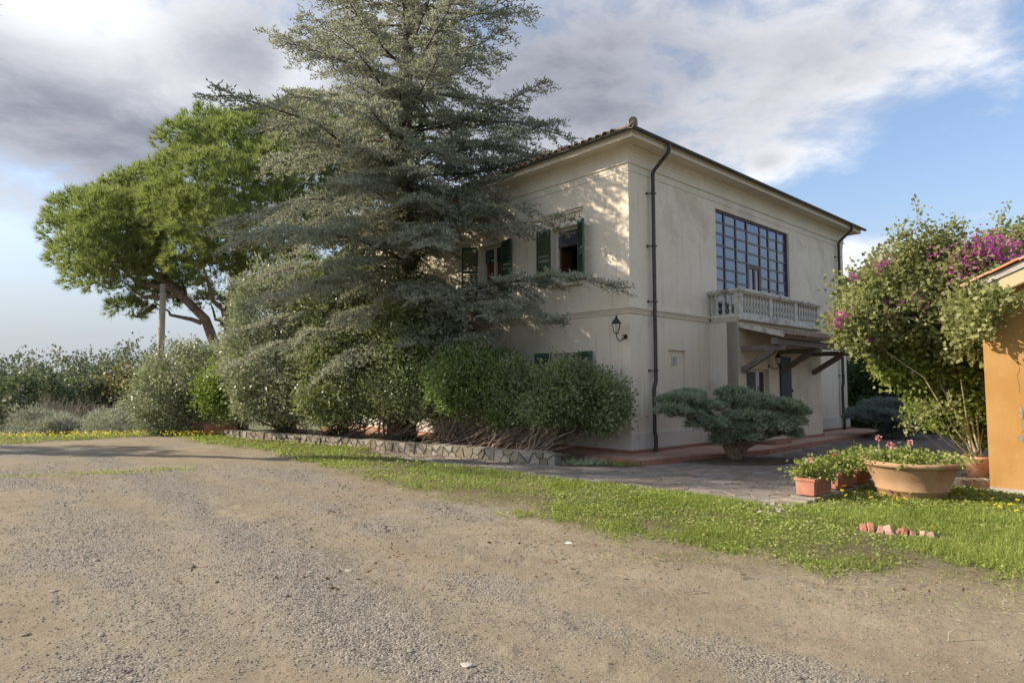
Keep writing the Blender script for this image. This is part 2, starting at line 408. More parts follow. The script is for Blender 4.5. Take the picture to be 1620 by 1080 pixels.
# ------------------------------------------------------------------ mesh helpers
class MB:
    """collects plain shapes and links them as ONE mesh object"""
    def __init__(self):
        self.v, self.f, self.sm = [], [], []

    def add(self, vs, fs, smooth=False):
        o = len(self.v)
        self.v += [tuple(map(float, p)) for p in vs]
        for f in fs:
            self.f.append(tuple(i + o for i in f))
            self.sm.append(smooth)

    def box(self, x0, x1, y0, y1, z0, z1):
        self.add([(x0, y0, z0), (x1, y0, z0), (x1, y1, z0), (x0, y1, z0), (x0, y0, z1), (x1, y0, z1), (x1, y1, z1), (x0, y1, z1)],
                 [(0, 3, 2, 1), (4, 5, 6, 7), (0, 1, 5, 4), (1, 2, 6, 5), (2, 3, 7, 6), (3, 0, 4, 7)])

    def hexa(self, bottom, top):
        n = len(bottom)
        self.add(list(bottom) + list(top), [tuple(range(n - 1, -1, -1)), tuple(range(n, 2 * n))] +
                 [(i, (i + 1) % n, n + (i + 1) % n, n + i) for i in range(n)])

    def prism(self, poly, z0, z1):
        self.hexa([(p[0], p[1], z0) for p in poly], [(p[0], p[1], z1) for p in poly])

    def beam(self, a, b, w, h, up=(0, 0, 1)):
        a, b, up = Vector(a), Vector(b), Vector(up)
        d = (b - a).normalized()
        s = d.cross(up).normalized()
        u = s.cross(d).normalized()
        q = [s * (i * w / 2) + u * (j * h / 2) for i, j in ((-1, -1), (1, -1), (1, 1), (-1, 1))]
        self.hexa([a + k for k in q], [b + k for k in q])

    def tube(self, pts, r, n=6, caps=True, smooth=True):
        pts = [Vector(p) for p in pts]
        if not hasattr(r, '__len__'):
            r = [r] * len(pts)
        vs, fs = [], []
        ref = None
        for i, p in enumerate(pts):
            d = (pts[min(i + 1, len(pts) - 1)] - pts[max(i - 1, 0)]).normalized()
            if ref is None:
                ref = Vector((1, 0, 0)) if abs(d.x) < 0.8 else Vector((0, 1, 0))
            s = (ref - d * ref.dot(d)).normalized()
            ref = s
            t = d.cross(s)
            for k in range(n):
                a = 2 * math.pi * k / n
                vs.append(p + (s * math.cos(a) + t * math.sin(a)) * r[i])
        for i in range(len(pts) - 1):
            for k in range(n):
                k2 = (k + 1) % n
                fs.append((i * n + k, i * n + k2, (i + 1) * n + k2, (i + 1) * n + k))
        self.add(vs, fs, smooth)
        if caps:
            o = (len(pts) - 1) * n
            self.add(vs[:n], [tuple(range(n - 1, -1, -1))])
            self.add(vs[o:], [tuple(range(n))])

    def lathe(self, prof, n=24, centre=(0, 0, 0), smooth=True, closed=False):
        vs, fs = [], []
        for r, z in prof:
            for k in range(n):
                a = 2 * math.pi * k / n
                vs.append((centre[0] + r * math.cos(a), centre[1] + r * math.sin(a), centre[2] + z))
        for i in range(len(prof) - 1):
            for k in range(n):
                k2 = (k + 1) % n
                fs.append((i * n + k, i * n + k2, (i + 1) * n + k2, (i + 1) * n + k))
        self.add(vs, fs, smooth)
        if closed:
            self.add(vs[:n], [tuple(range(n - 1, -1, -1))])
            self.add(vs[-n:], [tuple(range(n))])

    def panel(self, P0, U, Nn, us, zs, holes, thick):
        """wall sheet of real thickness with openings: us/zs extents along U and up, Nn the outward normal"""
        P0, U, Nn = Vector(P0), Vector(U), Vector(Nn)
        ug = sorted(set([us[0], us[1]] + [h[i] for h in holes for i in (0, 1)]))
        zg = sorted(set([zs[0], zs[1]] + [h[i] for h in holes for i in (2, 3)]))
        P = lambda u, z, d: P0 + U * u + Vector((0, 0, z)) - Nn * d
        for i in range(len(ug) - 1):
            for j in range(len(zg) - 1):
                cu, cz = (ug[i] + ug[i + 1]) / 2, (zg[j] + zg[j + 1]) / 2
                if any(h[0] < cu < h[1] and h[2] < cz < h[3] for h in holes):
                    continue
                for d in (0, thick):
                    self.add([P(ug[i], zg[j], d), P(ug[i + 1], zg[j], d), P(ug[i + 1], zg[j + 1], d), P(ug[i], zg[j + 1], d)], [(0, 1, 2, 3)])
        rim = [(h, h[4] if len(h) > 4 else thick) for h in holes] + [((us[0], us[1], zs[0], zs[1]), thick)]
        for h, t in rim:
            c = [(h[0], h[2]), (h[1], h[2]), (h[1], h[3]), (h[0], h[3])]
            for k in range(4):
                a, b = c[k], c[(k + 1) % 4]
                self.add([P(a[0], a[1], 0), P(b[0], b[1], 0), P(b[0], b[1], t), P(a[0], a[1], t)], [(0, 1, 2, 3)])

    def mesh(self, name, mat):
        me = bpy.data.meshes.new(name)
        me.from_pydata(self.v, [], self.f)
        me.polygons.foreach_set('use_smooth', self.sm)
        me.materials.append(mat)
        me.update()
        return me

    def build(self, name, mat, parent=None, loc=None, rot=None, bevel=0.0):
        return link(name, self.mesh(name, mat), parent, loc, rot, bevel)


def link(name, me, parent=None, loc=None, rot=None, bevel=0.0):
    o = bpy.data.objects.new(name, me)
    COL.objects.link(o)
    if parent is not None:
        o.parent = parent
    if loc is not None:
        o.location = tuple(map(float, loc))
    if rot is not None:
        o.rotation_euler = rot
    if bevel:
        b = o.modifiers.new('bevel', 'BEVEL')
        b.width = bevel
        b.segments = 2
        b.limit_method = 'ANGLE'
    return o


def tag(o, label, cat, group=None):
    o['label'] = label
    o['category'] = cat
    if group:
        o['group'] = group
    return o


def thing(name, label, cat, loc=(0, 0, 0), rz=0.0, group=None):
    o = bpy.data.objects.new(name, None)
    COL.objects.link(o)
    o.location = tuple(map(float, loc))
    o.rotation_euler = (0, 0, rz)
    o.empty_display_size = 0.2
    return tag(o, label, cat, group)


def structure(o):
    o['kind'] = 'structure'
    return o


def stuff(o):
    o['kind'] = 'stuff'
    return o


def npmesh(name, V, F, mat, rnd=None, smooth=False):
    """V (n,3), F (m,k) arrays straight into a mesh"""
    V = np.asarray(V, np.float32)
    F = np.asarray(F, np.int32)
    me = bpy.data.meshes.new(name)
    me.vertices.add(len(V))
    me.vertices.foreach_set('co', V.ravel())
    k = F.shape[1]
    me.loops.add(F.size)
    me.loops.foreach_set('vertex_index', F.ravel())
    me.polygons.add(len(F))
    me.polygons.foreach_set('loop_start', np.arange(0, F.size, k, dtype=np.int32))
    try:
        me.polygons.foreach_set('loop_total', np.full(len(F), k, np.int32))
    except Exception:
        pass
    if rnd is not None:
        a = me.attributes.new('rnd', 'FLOAT', 'FACE')
        a.data.foreach_set('value', np.asarray(rnd, np.float32))
    me.materials.append(mat)
    me.update(calc_edges=True)
    if smooth:
        me.polygons.foreach_set('use_smooth', np.ones(len(F), bool))
    return me


def norm(a):
    return a / np.maximum(np.linalg.norm(a, axis=-1, keepdims=True), 1e-9)


def rand_dirs(n):
    return norm(rng.normal(size=(n, 3)))


def leaves(P, D, Lg, W, fold=0.18, rnd=None, face=None):
    """one folded pointed leaf (a quad) per point; D leaf axis; face = direction the blade looks towards"""
    n = len(P)
    D = norm(D)
    ref = rand_dirs(n) if face is None else norm(face + 0.7 * rng.normal(size=(n, 3)))
    Sd = norm(np.cross(D, ref))
    Nn = np.cross(Sd, D)
    Lg = np.broadcast_to(np.asarray(Lg, float), (n,))[:, None]
    W = np.broadcast_to(np.asarray(W, float), (n,))[:, None]
    mid = P + D * Lg * 0.45
    V = np.stack([P, mid + Sd * W / 2 + Nn * W * fold, P + D * Lg, mid - Sd * W / 2 + Nn * W * fold], 1).reshape(-1, 3)
    F = np.arange(4 * n).reshape(n, 4)
    return V, F, (rng.random(n) if rnd is None else rnd)


def spikes(P, D, Lg, W):
    """one thin triangle per point"""
    n = len(P)
    D = norm(D)
    Sd = norm(np.cross(D, rand_dirs(n)))
    Lg = np.broadcast_to(np.asarray(Lg, float), (n,))[:, None]
    W = np.broadcast_to(np.asarray(W, float), (n,))[:, None]
    V = np.stack([P - Sd * W / 2, P + Sd * W / 2, P + D * Lg], 1).reshape(-1, 3)
    return V, np.arange(3 * n).reshape(n, 3)


def join(parts):
    Vs, Fs, Rs, o = [], [], [], 0
    for V, F, r in parts:
        Vs.append(V)
        Fs.append(F + o)
        Rs.append(r)
        o += len(V)
    return np.concatenate(Vs), np.concatenate(Fs), np.concatenate(Rs)


# ------------------------------------------------------------------ value noise for terrain
def hash2(i, j, seed):
    h = (i.astype(np.int64) * 374761393 + j.astype(np.int64) * 668265263 + seed * 974711) & 0x7fffffff
    h = ((h ^ (h >> 13)) * 1274126177) & 0x7fffffff
    return ((h ^ (h >> 16)) & 0xffff) / 65535.0


def vnoise(x, y, seed=0):
    i, j = np.floor(x), np.floor(y)
    fx, fy = x - i, y - j
    fx, fy = fx * fx * (3 - 2 * fx), fy * fy * (3 - 2 * fy)
    a, b = hash2(i, j, seed), hash2(i + 1, j, seed)
    c, d = hash2(i, j + 1, seed), hash2(i + 1, j + 1, seed)
    return (a + (b - a) * fx) * (1 - fy) + (c + (d - c) * fx) * fy


def fbm(x, y, seed=0, octs=4):
    s, a, t = 0.0, 1.0, 0.0
    for k in range(octs):
        s = s + a * vnoise(x * 2 ** k, y * 2 ** k, seed + 17 * k)
        t += a
        a *= 0.55
    return s / t


def sstep(v, lo, hi):
    t = np.clip((v - lo) / (np.asarray(hi) - lo), 0, 1)
    return t * t * (3 - 2 * t)


def in_poly(x, y, poly):
    ins = np.zeros(np.shape(x), bool)
    n = len(poly)
    for i in range(n):
        x1, y1 = poly[i]
        x2, y2 = poly[(i + 1) % n]
        c = ((y1 > y) != (y2 > y)) & (x < (x2 - x1) * (y - y1) / (y2 - y1 + 1e-12) + x1)
        ins ^= c
    return ins


def edge_dist(x, y, pts, closed=True):
    d = np.full(np.shape(x), 1e9)
    n = len(pts)
    for i in range(n if closed else n - 1):
        ax, ay = pts[i]
        bx, by = pts[(i + 1) % n]
        t = np.clip(((x - ax) * (bx - ax) + (y - ay) * (by - ay)) / ((bx - ax) ** 2 + (by - ay) ** 2), 0, 1)
        d = np.minimum(d, np.hypot(x - ax - t * (bx - ax), y - ay - t * (by - ay)))
    return d


VERGE_NEAR = [(-40, 16.0), (-13.7, 17.3), (-12.4, 19.2), (-11.2, 20.4), (-9.3, 18.5), (-6.25, 15.5), (-3.8, 12.5), (-2.1, 10.3), (-0.1, 7.7), (1.17, 6.4), (2.57, 5.35), (3.82, 4.9), (9.0, 3.2), (16, 1.5)]
VERGE_FAR = [(16, 6.0), (9.3, 7.2), (7.3, 9.3), (6.9, 9.9), (5.9, 10.2), (5.2, 9.75), (3.95, 8.75), (3.45, 8.42), (1.88, 10.15), (-1.45, 13.1), (-3.2, 14.9), (-3.7, 16.4), (-8.9, 19.9), (-10.6, 22.2), (-40, 27)]
VERGE = VERGE_NEAR + VERGE_FAR
PAVING = [(-3.2, 14.95), (-1.45, 13.15), (1.88, 10.2), (3.42, 8.5), (4.6, 9.48), (5.8, 10.45), (6.5, 10.95), (8.0, 11.6), (10.5, 14.0), (15.5, 19.0), (14.2, 22.6), (13.2, 22.3), (11.33, 20.5), (5.98, 15.2), (2.6, 13.0), (1.4, 13.2), (0.95, 12.95), (-1.1, 14.5), (-3.3, 16.2)]
TERRACE = [(2.6, 13.0), (5.98, 15.2), (11.33, 20.5), (13.3, 22.4), (14.6, 25.0), (3.0, 30.0), (-6.85, 23.3)]


def terrain_z(x, y):
    """flat yard; the hillside falls away beyond the crest on the left"""
    u = (y - 20.5) + 0.35 * np.clip(-x - 12, -20, 40)
    left = sstep(-x, 4.0, 10.0)
    fall = -np.where(u > 0, 0.23 * u * u / (u + 5.0), 0.0)
    fall = np.maximum(fall, -7.0 - 0.4 * sstep(u, 40, 200))
    back = sstep(y, 34, 60) * 3.0
    return fall * left - back * (1 - left)


def ruts(x, y):
    # wheel tracks sweep from the lower right up to the crest on the left
    w = (x * 0.62 + y * 0.78) + 1.1 * (fbm(x * 0.13, y * 0.13, 5, 2) - 0.5) * 2
    return w


TRACKS = []
for path in ([(6.5, 2.0), (3.2, 4.4), (.3, 7.2), (-3.0, 10.8), (-6.6, 14.4), (-10.6, 18.6), (-13, 21)], [(1.5, 1.2), (-.8, 4.2), (-4.2, 8.8), (-8.4, 13.8), (-13, 18.5)]):
    pa = np.array(path)
    tg = np.gradient(pa, axis=0)
    nn_ = np.stack([-tg[:, 1], tg[:, 0]], 1) / np.linalg.norm(tg, axis=1, keepdims=True)
    for sd in (-.72, .72):
        TRACKS.append([tuple(q) for q in pa + nn_ * sd])


def tracks(x, y):
    """distance to the nearest wheel track"""
    d = np.full(np.shape(x), 9.0)
    wx = x + .25 * (vnoise(x * .5, y * .5, 301) - .5)
    for t in TRACKS:
        d = np.minimum(d, edge_dist(wx, y, t, False))
    return d


def gravel_mask(x, y):
    w = ruts(x, y)
    v = -x * 0.78 + y * 0.62
    band = fbm(w * 0.8, v * 0.17, 31, 3)
    patch = fbm(x * 0.55, y * 0.55, 71, 4)
    near = sstep(-x + 0.35 * y, 0.0, 5.0) * 0.10
    return sstep(0.5 * band + 0.5 * patch + near, 0.51, 0.72) * (1 - .55 * sstep(.55 - tracks(x, y), -.1, .5))


def relief(x, y):
    w = ruts(x, y)
    v = -x * 0.78 + y * 0.62
    h = 0.05 * (fbm(w * 0.9, v * 0.12, 3, 3) - 0.5)
    h = h + 0.030 * (fbm(x * 1.6, y * 1.6, 9, 4) - 0.5)
    tr = tracks(x, y)
    h = h - 0.010 * np.exp(-(tr / .22) ** 2) * (.4 + 1.2 * fbm(x * .7, y * .7, 303, 2)) + 0.004 * np.exp(-((tr - .40) / .14) ** 2)
    g = gravel_mask(x, y)
    h = h + 0.013 * (fbm(x * 11, y * 11, 13, 3) - 0.5) * (0.6 + g)
    clod = sstep(fbm(x * 5.5, y * 5.5, 23, 3), 0.68, 0.80) * sstep(fbm(x * 0.9, y * 0.9, 29, 2), 0.5, 0.7)
    return h + 0.012 * clod


# ------------------------------------------------------------------ ground
def ground_material(name):
    m = bpy.data.materials.new(name)
    m.use_nodes = True
    nt = m.node_tree
    b = nt.nodes['Principled BSDF']
    b.inputs['Roughness'].default_value = 0.95
    b.inputs['Specular IOR Level'].default_value = 0.1
    N = Nodes(nt)
    tc = N.new('ShaderNodeTexCoord')
    o = tc.outputs['Object']
    at = N.new('ShaderNodeAttribute')
    at.attribute_name = 'gravel'
    av = N.new('ShaderNodeAttribute')
    av.attribute_name = 'soil'
    big = N.step(N.noise(o, 0.5, 6, 0.6), 0.35, 0.68)
    mid = N.step(N.noise(o, 3.5, 7, 0.65), 0.35, 0.70)
    fine = N.noise(o, 75, 6, 0.75)
    dirt = N.mix(big, (0.245, 0.203, 0.144), (0.300, 0.254, 0.186))
    dirt = N.mix(N.m('MULTIPLY', mid, 0.6), dirt, (0.198, 0.162, 0.115))
    dirt = N.mix(N.m('MULTIPLY', N.step(N.noise(o, 14, 8, 0.75), 0.5, 0.72), 0.5), dirt, (0.135, 0.108, 0.076))
    soil = N.mix(mid, (0.120, 0.095, 0.056), (0.105, 0.105, 0.045))
    dirt = N.mix(N.m('MULTIPLY', av.outputs['Fac'], 0.9), dirt, soil)
    vo = N.new('ShaderNodeTexVoronoi')
    vo.inputs['Scale'].default_value = 62
    nt.links.new(o, vo.inputs['Vector'])
    sepc = N.new('ShaderNodeSeparateColor')
    nt.links.new(vo.outputs['Color'], sepc.inputs[0])
    grav = N.mix(sepc.outputs[0], (0.150, 0.138, 0.120), (0.310, 0.283, 0.240))
    f = N.m('MULTIPLY', at.outputs['Fac'], N.step(N.m('ADD', N.noise(o, 9, 6, 0.7), N.m('MULTIPLY', at.outputs['Fac'], 0.35)), 0.42, 0.72))
    col = N.mix(f, dirt, grav)
    col = N.mix(N.m('MULTIPLY', N.step(fine, 0.50, 0.70), 0.55), col, (0.095, 0.076, 0.054))
    nt.links.new(col, b.inputs['Base Color'])
    h = N.m('ADD', N.m('MULTIPLY', N.noise(o, 26, 8, 0.72), 0.7), N.m('MULTIPLY', N.m('MULTIPLY', vo.outputs['Distance'], f), -0.6))
    bn = N.new('ShaderNodeBump')
    bn.inputs['Strength'].default_value = 0.9
    bn.inputs['Distance'].default_value = 0.022
    nt.links.new(h, bn.inputs['Height'])
    nt.links.new(bn.outputs[0], b.inputs['Normal'])
    return m


M['road'] = ground_material('gravel_and_dirt')
M['hill'] = material('hillside', (0.075, 0.085, 0.035), (0.13, 0.12, 0.06), 0.08, 0.95, 0.3, 2.0)


def build_ground():
    na, nr = 440, 340
    ang = np.linspace(rad(-64), rad(64), na)
    r = 1.5 * (32 / 1.5) ** np.linspace(0, 1, nr)
    A, Rr = np.meshgrid(ang, r)
    X, Y = Rr * np.sin(A), Rr * np.cos(A)
    wob = 0.28 * (fbm(X * 1.1, Y * 1.1, 41, 3) - 0.5) * 2
    isv = in_poly(X + wob, Y + wob * 0.8, VERGE)
    dv = edge_dist(X, Y, VERGE_NEAR, False)
    lift = np.where(in_poly(X, Y, VERGE), 0.035 * sstep(dv, 0, 0.9), 0)
    under = in_poly(X, Y, PAVING) | in_poly(X, Y, TERRACE)
    Z = terrain_z(X, Y) + relief(X, Y) * sstep(24 - Rr, 0, 6) + lift
    Z = np.where(under, np.minimum(Z, -0.03), Z)
    G = gravel_mask(X, Y)
    SO = sstep(np.where(in_poly(X, Y, VERGE), dv, -dv) + 1.1 * (fbm(X * 1.3, Y * 1.3, 47, 4) - .5), -.15, .95)
    V = np.stack([X, Y, Z], -1).reshape(-1, 3)
    idx = np.arange(na * nr).reshape(nr, na)
    F = np.stack([idx[:-1, :-1], idx[:-1, 1:], idx[1:, 1:], idx[1:, :-1]], -1).reshape(-1, 4)
    fv = isv.reshape(-1)[F].mean(1) > 0.5
    for nm, sel, mt in (('gravel_road', ~fv, M['road']), ('verge', fv, M['road'])):
        f = F[sel]
        u, inv = np.unique(f, return_inverse=True)
        me = npmesh(nm, V[u], inv.reshape(-1, 4), mt, smooth=True)
        a = me.attributes.new('gravel', 'FLOAT', 'POINT')
        a.data.foreach_set('value', (G * (1 - .8 * SO)).reshape(-1)[u].astype(np.float32))
        a = me.attributes.new('soil', 'FLOAT', 'POINT')
        a.data.foreach_set('value', SO.reshape(-1)[u].astype(np.float32))
        structure(link(nm, me))
    # far terrain, one sheet to the horizon
    n = 150
    s = np.linspace(-1, 1, n)
    g = np.sign(s) * (np.abs(s) ** 3) * 3000 + s * 70
    X, Y = np.meshgrid(g, g)
    Rr = np.hypot(X, Y)
    Z = terrain_z(X, Y) - 0.22 * sstep(40 - Rr, 0, 6) + 9 * (fbm(X * 0.004, Y * 0.004, 55, 3) - 0.5) * sstep(Rr, 80, 400)
    V = np.stack([X, Y, Z], -1).reshape(-1, 3)
    idx = np.arange(n * n).reshape(n, n)
    F = np.stack([idx[:-1, :-1], idx[:-1, 1:], idx[1:, 1:], idx[1:, :-1]], -1).reshape(-1, 4)
    structure(link('terrain', npmesh('terrain', V, F, M['hill'], smooth=True)))


build_ground()


# ------------------------------------------------------------------ convex cells for stones and pavers
def clip(poly, px_, py_, nx, ny):
    out = []
    n = len(poly)
    for i in range(n):
        a, b = poly[i], poly[(i + 1) % n]
        da = (a[0] - px_) * nx + (a[1] - py_) * ny
        db = (b[0] - px_) * nx + (b[1] - py_) * ny
        if da <= 0:
            out.append(a)
        if (da < 0 < db) or (db < 0 < da):
            t = da / (da - db)
            out.append((a[0] + t * (b[0] - a[0]), a[1] + t * (b[1] - a[1])))
    return out


def cells(seeds, bounds, gap, reach):
    """Voronoi cells of the seeds inside a rectangle, shrunk by half a joint"""
    res = []
    S_ = np.array(seeds)
    for i, (x, y) in enumerate(seeds):
        p = [(bounds[0], bounds[2]), (bounds[1], bounds[2]), (bounds[1], bounds[3]), (bounds[0], bounds[3])]
        d = np.hypot(S_[:, 0] - x, S_[:, 1] - y)
        for j in np.argsort(d)[1:22]:
            if d[j] > reach:
                break
            nx, ny = (S_[j] - S_[i]) / d[j]
            mx, my = (S_[j] + S_[i]) / 2
            p = clip(p, mx - nx * gap / 2, my - ny * gap / 2, nx, ny)
            if len(p) < 3:
                break
        if len(p) >= 3:
            res.append((x, y, p))
    return res


def build_paving():
    base = MB()
    base.prism(PAVING, -0.12, 0.0)
    o = structure(base.build('paving', M['pjoint']))
    pts = []
    step = 0.36
    for i in range(-12, 50):
        for j in range(20, 66):
            x = (i + 0.5 * (j % 2)) * step + random.uniform(-.15, .15)
            y = j * step + random.uniform(-.15, .15)
            if -3.6 < x < 15.5 and 8 < y < 22.6:
                pts.append((x, y))
    P = np.array(pts)
    keep = in_poly(P[:, 0], P[:, 1], PAVING)
    d = edge_dist(P[:, 0], P[:, 1], PAVING)
    cs = [c for c in cells(pts, (-5, 17, 7, 24), 0.020, 1.3)]
    cs = [c for c in cs if in_poly(np.array([q[0] for q in c[2]]), np.array([q[1] for q in c[2]]), PAVING).all()]
    cs.sort(key=lambda c: math.hypot(c[0], c[1]))
    rest = MB()
    for k, (x, y, p) in enumerate(cs):
        h = 0.006 + random.uniform(-.004, .004)
        tx, ty = random.uniform(-.012, .012), random.uniform(-.012, .012)
        b = [(q[0] - x, q[1] - y) for q in p]
        top = [(q[0] * .985, q[1] * .985, h + q[0] * tx + q[1] * ty) for q in b]
        bot = [(q[0], q[1], -0.02) for q in b]
        if k < 300:
            m = MB()
            m.hexa(bot, top)
            m.build('paving_stone', M['paver'], o, (x, y, 0.0))
        else:
            rest.hexa([(q[0] + x, q[1] + y, q[2]) for q in bot], [(q[0] + x, q[1] + y, q[2]) for q in top])
    if rest.v:
        stuff(rest.build('paving_stone', M['paver'], o))
    t = MB()
    t.prism(TERRACE, -0.15, 0.10)
    cx, cy = 4.0, 20.0
    ter = structure(t.build('terrace', M['terrace'], bevel=0.012))
    # slightly proud edge course round the front of the terrace
    e = MB()
    run = [(-6.85, 23.3), (2.6, 13.0), (5.98, 15.2), (11.33, 20.5), (13.3, 22.4)]
    for a, b in zip(run[:-1], run[1:]):
        d = Vector((b[0] - a[0], b[1] - a[1], 0)).normalized() * 0.01
        e.beam((a[0] + d.x, a[1] + d.y, 0.03), (b[0] - d.x, b[1] - d.y, 0.03), 0.10, 0.15)
    e.build('edge_course', M['red'], ter)


build_paving()


# ------------------------------------------------------------------ the villa
def build_villa():
    v = thing('villa', 'two storey cream villa with green shutters, stone balcony and tall blue-glazed window', 'house', C0, VROT)
    # local frame: x along the balcony facade, y along the cedar facade, both walls face -y and -x
    T = 0.35
    win_main = (3.78, 8.15, 3.42, 6.34)
    niche = (1.48, 2.22, 0.95, 2.46, 0.06)
    w2 = (1.52, 2.42, 4.13, 5.55)
    w1 = (4.32, 5.32, 4.13, 5.55)
    w3 = (1.52, 2.42, 0.98, 2.40)
    m = MB()
    m.panel((0, 0, 0), (1, 0, 0), (0, -1, 0), (0, VL), (0.1, 7.05), [win_main, niche], T)
    m.panel((0, 0, 0), (0, 1, 0), (-1, 0, 0), (T + 0.004, VL), (0.1, 7.05), [w1, w2, w3], T)
    m.panel((VL, T + .004, 0), (0, 1, 0), (1, 0, 0), (0, VL - T), (0.1, 7.05), [], T)
    m.panel((T + .01, VL, 0), (1, 0, 0), (0, 1, 0), (0, VL - 2 * T - .02), (0.1, 7.05), [], T)
    # projecting entrance bay under the balcony
    px0, px1, pd = 3.33, 8.3, 0.8
    door = (3.72, 4.95, 0.28, 2.03)
    sidewin = (5.55, 6.22, 1.08, 2.40)
    m.panel((0, -pd, 0), (1, 0, 0), (0, -1, 0), (px0, px1), (0.1, 3.24), [door, sidewin], 0.3)
    for x in (px0, px1):
        m.add([(x, -pd, .1), (x, -.002, .1), (x, -.002, 3.24), (x, -pd, 3.24)], [(0, 1, 2, 3)])
    m.add([(px0, -pd, 3.24), (px1, -pd, 3.24), (px1, -.002, 3.24), (px0, -.002, 3.24)], [(0, 1, 2, 3)])
    m.build('wall', M['wall'], v)
    q = MB()
    q.box(.5, 12.0, .5, 12, .12, .2)
    q.box(.5, 12.0, .5, 12, 3.32, 3.42)
    q.box(.5, 12.0, .5, 12, 6.5, 6.6)
    q.box(3.0, 3.1, .4, 12, .2, 6.5)
    q.box(8.6, 8.7, .4, 12, .2, 6.5)
    q.box(.4, 12, 3.2, 3.3, .2, 6.5)
    q.build('interior', M['interior'], v)

    # shallow blind niche with a small glazed plaque
    n = MB()
    x0, x1, z0, z1 = niche[:4]
    n.box(x0 - .03, x1 + .03, .062, .09, z0 - .03, z1 + .03)
    nic = n.build('niche', M['wall'], v)
    pl = MB()
    pl.box(1.70, 1.92, .040, .0605, 2.10, 2.32)
    pl.build('plaque', M['tile_plaque'], nic)
    mk = MB()
    ring = [(1.815 + .05 * math.cos(a), .037, 2.235 + .045 * math.sin(a)) for a in np.linspace(0, 2 * math.pi, 13)]
    mk.tube(ring, .006, 4)
    mk.tube([(1.75, .037, 2.28), (1.75, .037, 2.13), (1.81, .037, 2.13)], .006, 4)
    mk.tube([(1.83, .037, 2.20), (1.88, .037, 2.13)], .006, 4)
    mk.build('plaque_mark', M['plaque_mark'], nic)

    # plinth and skirting
    p = MB()
    p.box(-.05, px0 - .001, -.05, -.002, .1, .55)
    p.box(px1 + .001, VL + .05, -.05, -.002, .1, .55)
    p.box(-.05, -.002, -.002, VL, .1, .55)
    p.box(VL + .002, VL + .05, -.002, VL, .1, .55)
    p.build('plinth', M['plinth'], v, bevel=.012)
    s = MB()
    s.box(-.075, px0 - .03, -.075, -.052, .1, .175)
    s.box(-.075, -.052, -.052, VL, .1, .175)
    s.box(px0 - .03, px1 + .03, -pd - .03, -pd - .002, .1, .175)
    s.box(px0 - .03, px0 - .002, -pd - .002, -.052, .1, .175)
    s.box(px1 + .03, VL + .075, -.075, -.052, .1, .175)
    s.build('skirting', M['red'], v)

    # mouldings: profile in (projection, height), swept round the two seen facades and the two others
    def sweep(mb, prof, x0=0.0, y0=0.0, x1=VL, y1=VL):
        c = [(x0, y0, -1, -1), (x1, y0, 1, -1), (x1, y1, 1, 1), (x0, y1, -1, 1)]
        k = len(prof)
        vs = [(cx + sx * pr, cy + sy * pr, z) for cx, cy, sx, sy in c for pr, z in prof]
        fs = []
        for i in range(4):
            j = (i + 1) % 4
            for a in range(k - 1):
                fs.append((i * k + a, j * k + a, j * k + a + 1, i * k + a + 1))
        mb.add(vs, fs)

    sc = MB()
    prof = [(.001, 3.22), (.03, 3.24), (.03, 3.28), (.05, 3.295), (.05, 3.325), (.085, 3.345), (.085, 3.385), (.001, 3.40)]
    sweep(sc, prof)
    sc.build('string_course', M['trim'], v)
    bc = MB()
    k = len(prof)
    path = [(px0, -.09, -1, 0), (px0, -pd, -1, -1), (px1, -pd, 1, -1), (px1, -.09, 1, 0)]
    vs = [(x + sx * pr * .7, y + sy * pr * .7, z - .02) for x, y, sx, sy in path for pr, z in prof]
    fs = [(i * k + a, (i + 1) * k + a, (i + 1) * k + a + 1, i * k + a + 1) for i in range(3) for a in range(k - 1)]
    bc.add(vs, fs)
    bc.build('string_course', M['trim'], v)
    co = MB()
    sweep(co, [(.002, 6.50), (.014, 6.505), (.014, 6.66), (.05, 6.68), (.05, 6.72), (.03, 6.73), (.035, 6.84), (.06, 6.93), (.11, 6.99), (.13, 7.0), (.13, 7.02), (.165, 7.03),
               (.165, 7.055), (.44, 7.06), (.44, 7.045), (.475, 7.045), (.475, 7.16), (.50, 7.175), (.50, 7.20), (.30, 7.22)])
    co.build('cornice', M['trim'], v)

    # roof: hipped, low pitch, clay barrel tiles
    e, zr, sl = .56, 7.19, .30
    rf = MB()
    h = VL / 2 + e
    a = [(-e, -e, zr), (VL + e, -e, zr), (VL + e, VL + e, zr), (-e, VL + e, zr), (VL / 2, VL / 2, zr + h * sl)]
    rf.add(a, [(0, 1, 4), (1, 2, 4), (2, 3, 4), (3, 0, 4), (3, 2, 1, 0)])
    roof = rf.build('roof', M['rooftile'], v)

    def barrel(r0, r1, length, seg=6):
        mb = MB()
        vs = []
        for yy, r in ((0, r0), (length, r1)):
            for rr in (r, r - .018):
                for i in range(seg + 1):
                    t = math.pi * i / seg
                    vs.append((rr * math.cos(t), yy, rr * math.sin(t)))
        w = seg + 1
        fs = []
        for i in range(seg):
            fs += [(i, i + 1, 2 * w + i + 1, 2 * w + i), (w + i + 1, w + i, 3 * w + i, 3 * w + i + 1), (i + 1, i, w + i, w + i + 1)]
        mb.add(vs, fs, True)
        return mb.mesh('roof_tile', M['rooftile'])

    bm_ = barrel(.085, .07, .5)
    pitch = .215
    slope = math.atan(sl)
    nt_ = int((VL + 2 * e - .3) / pitch)
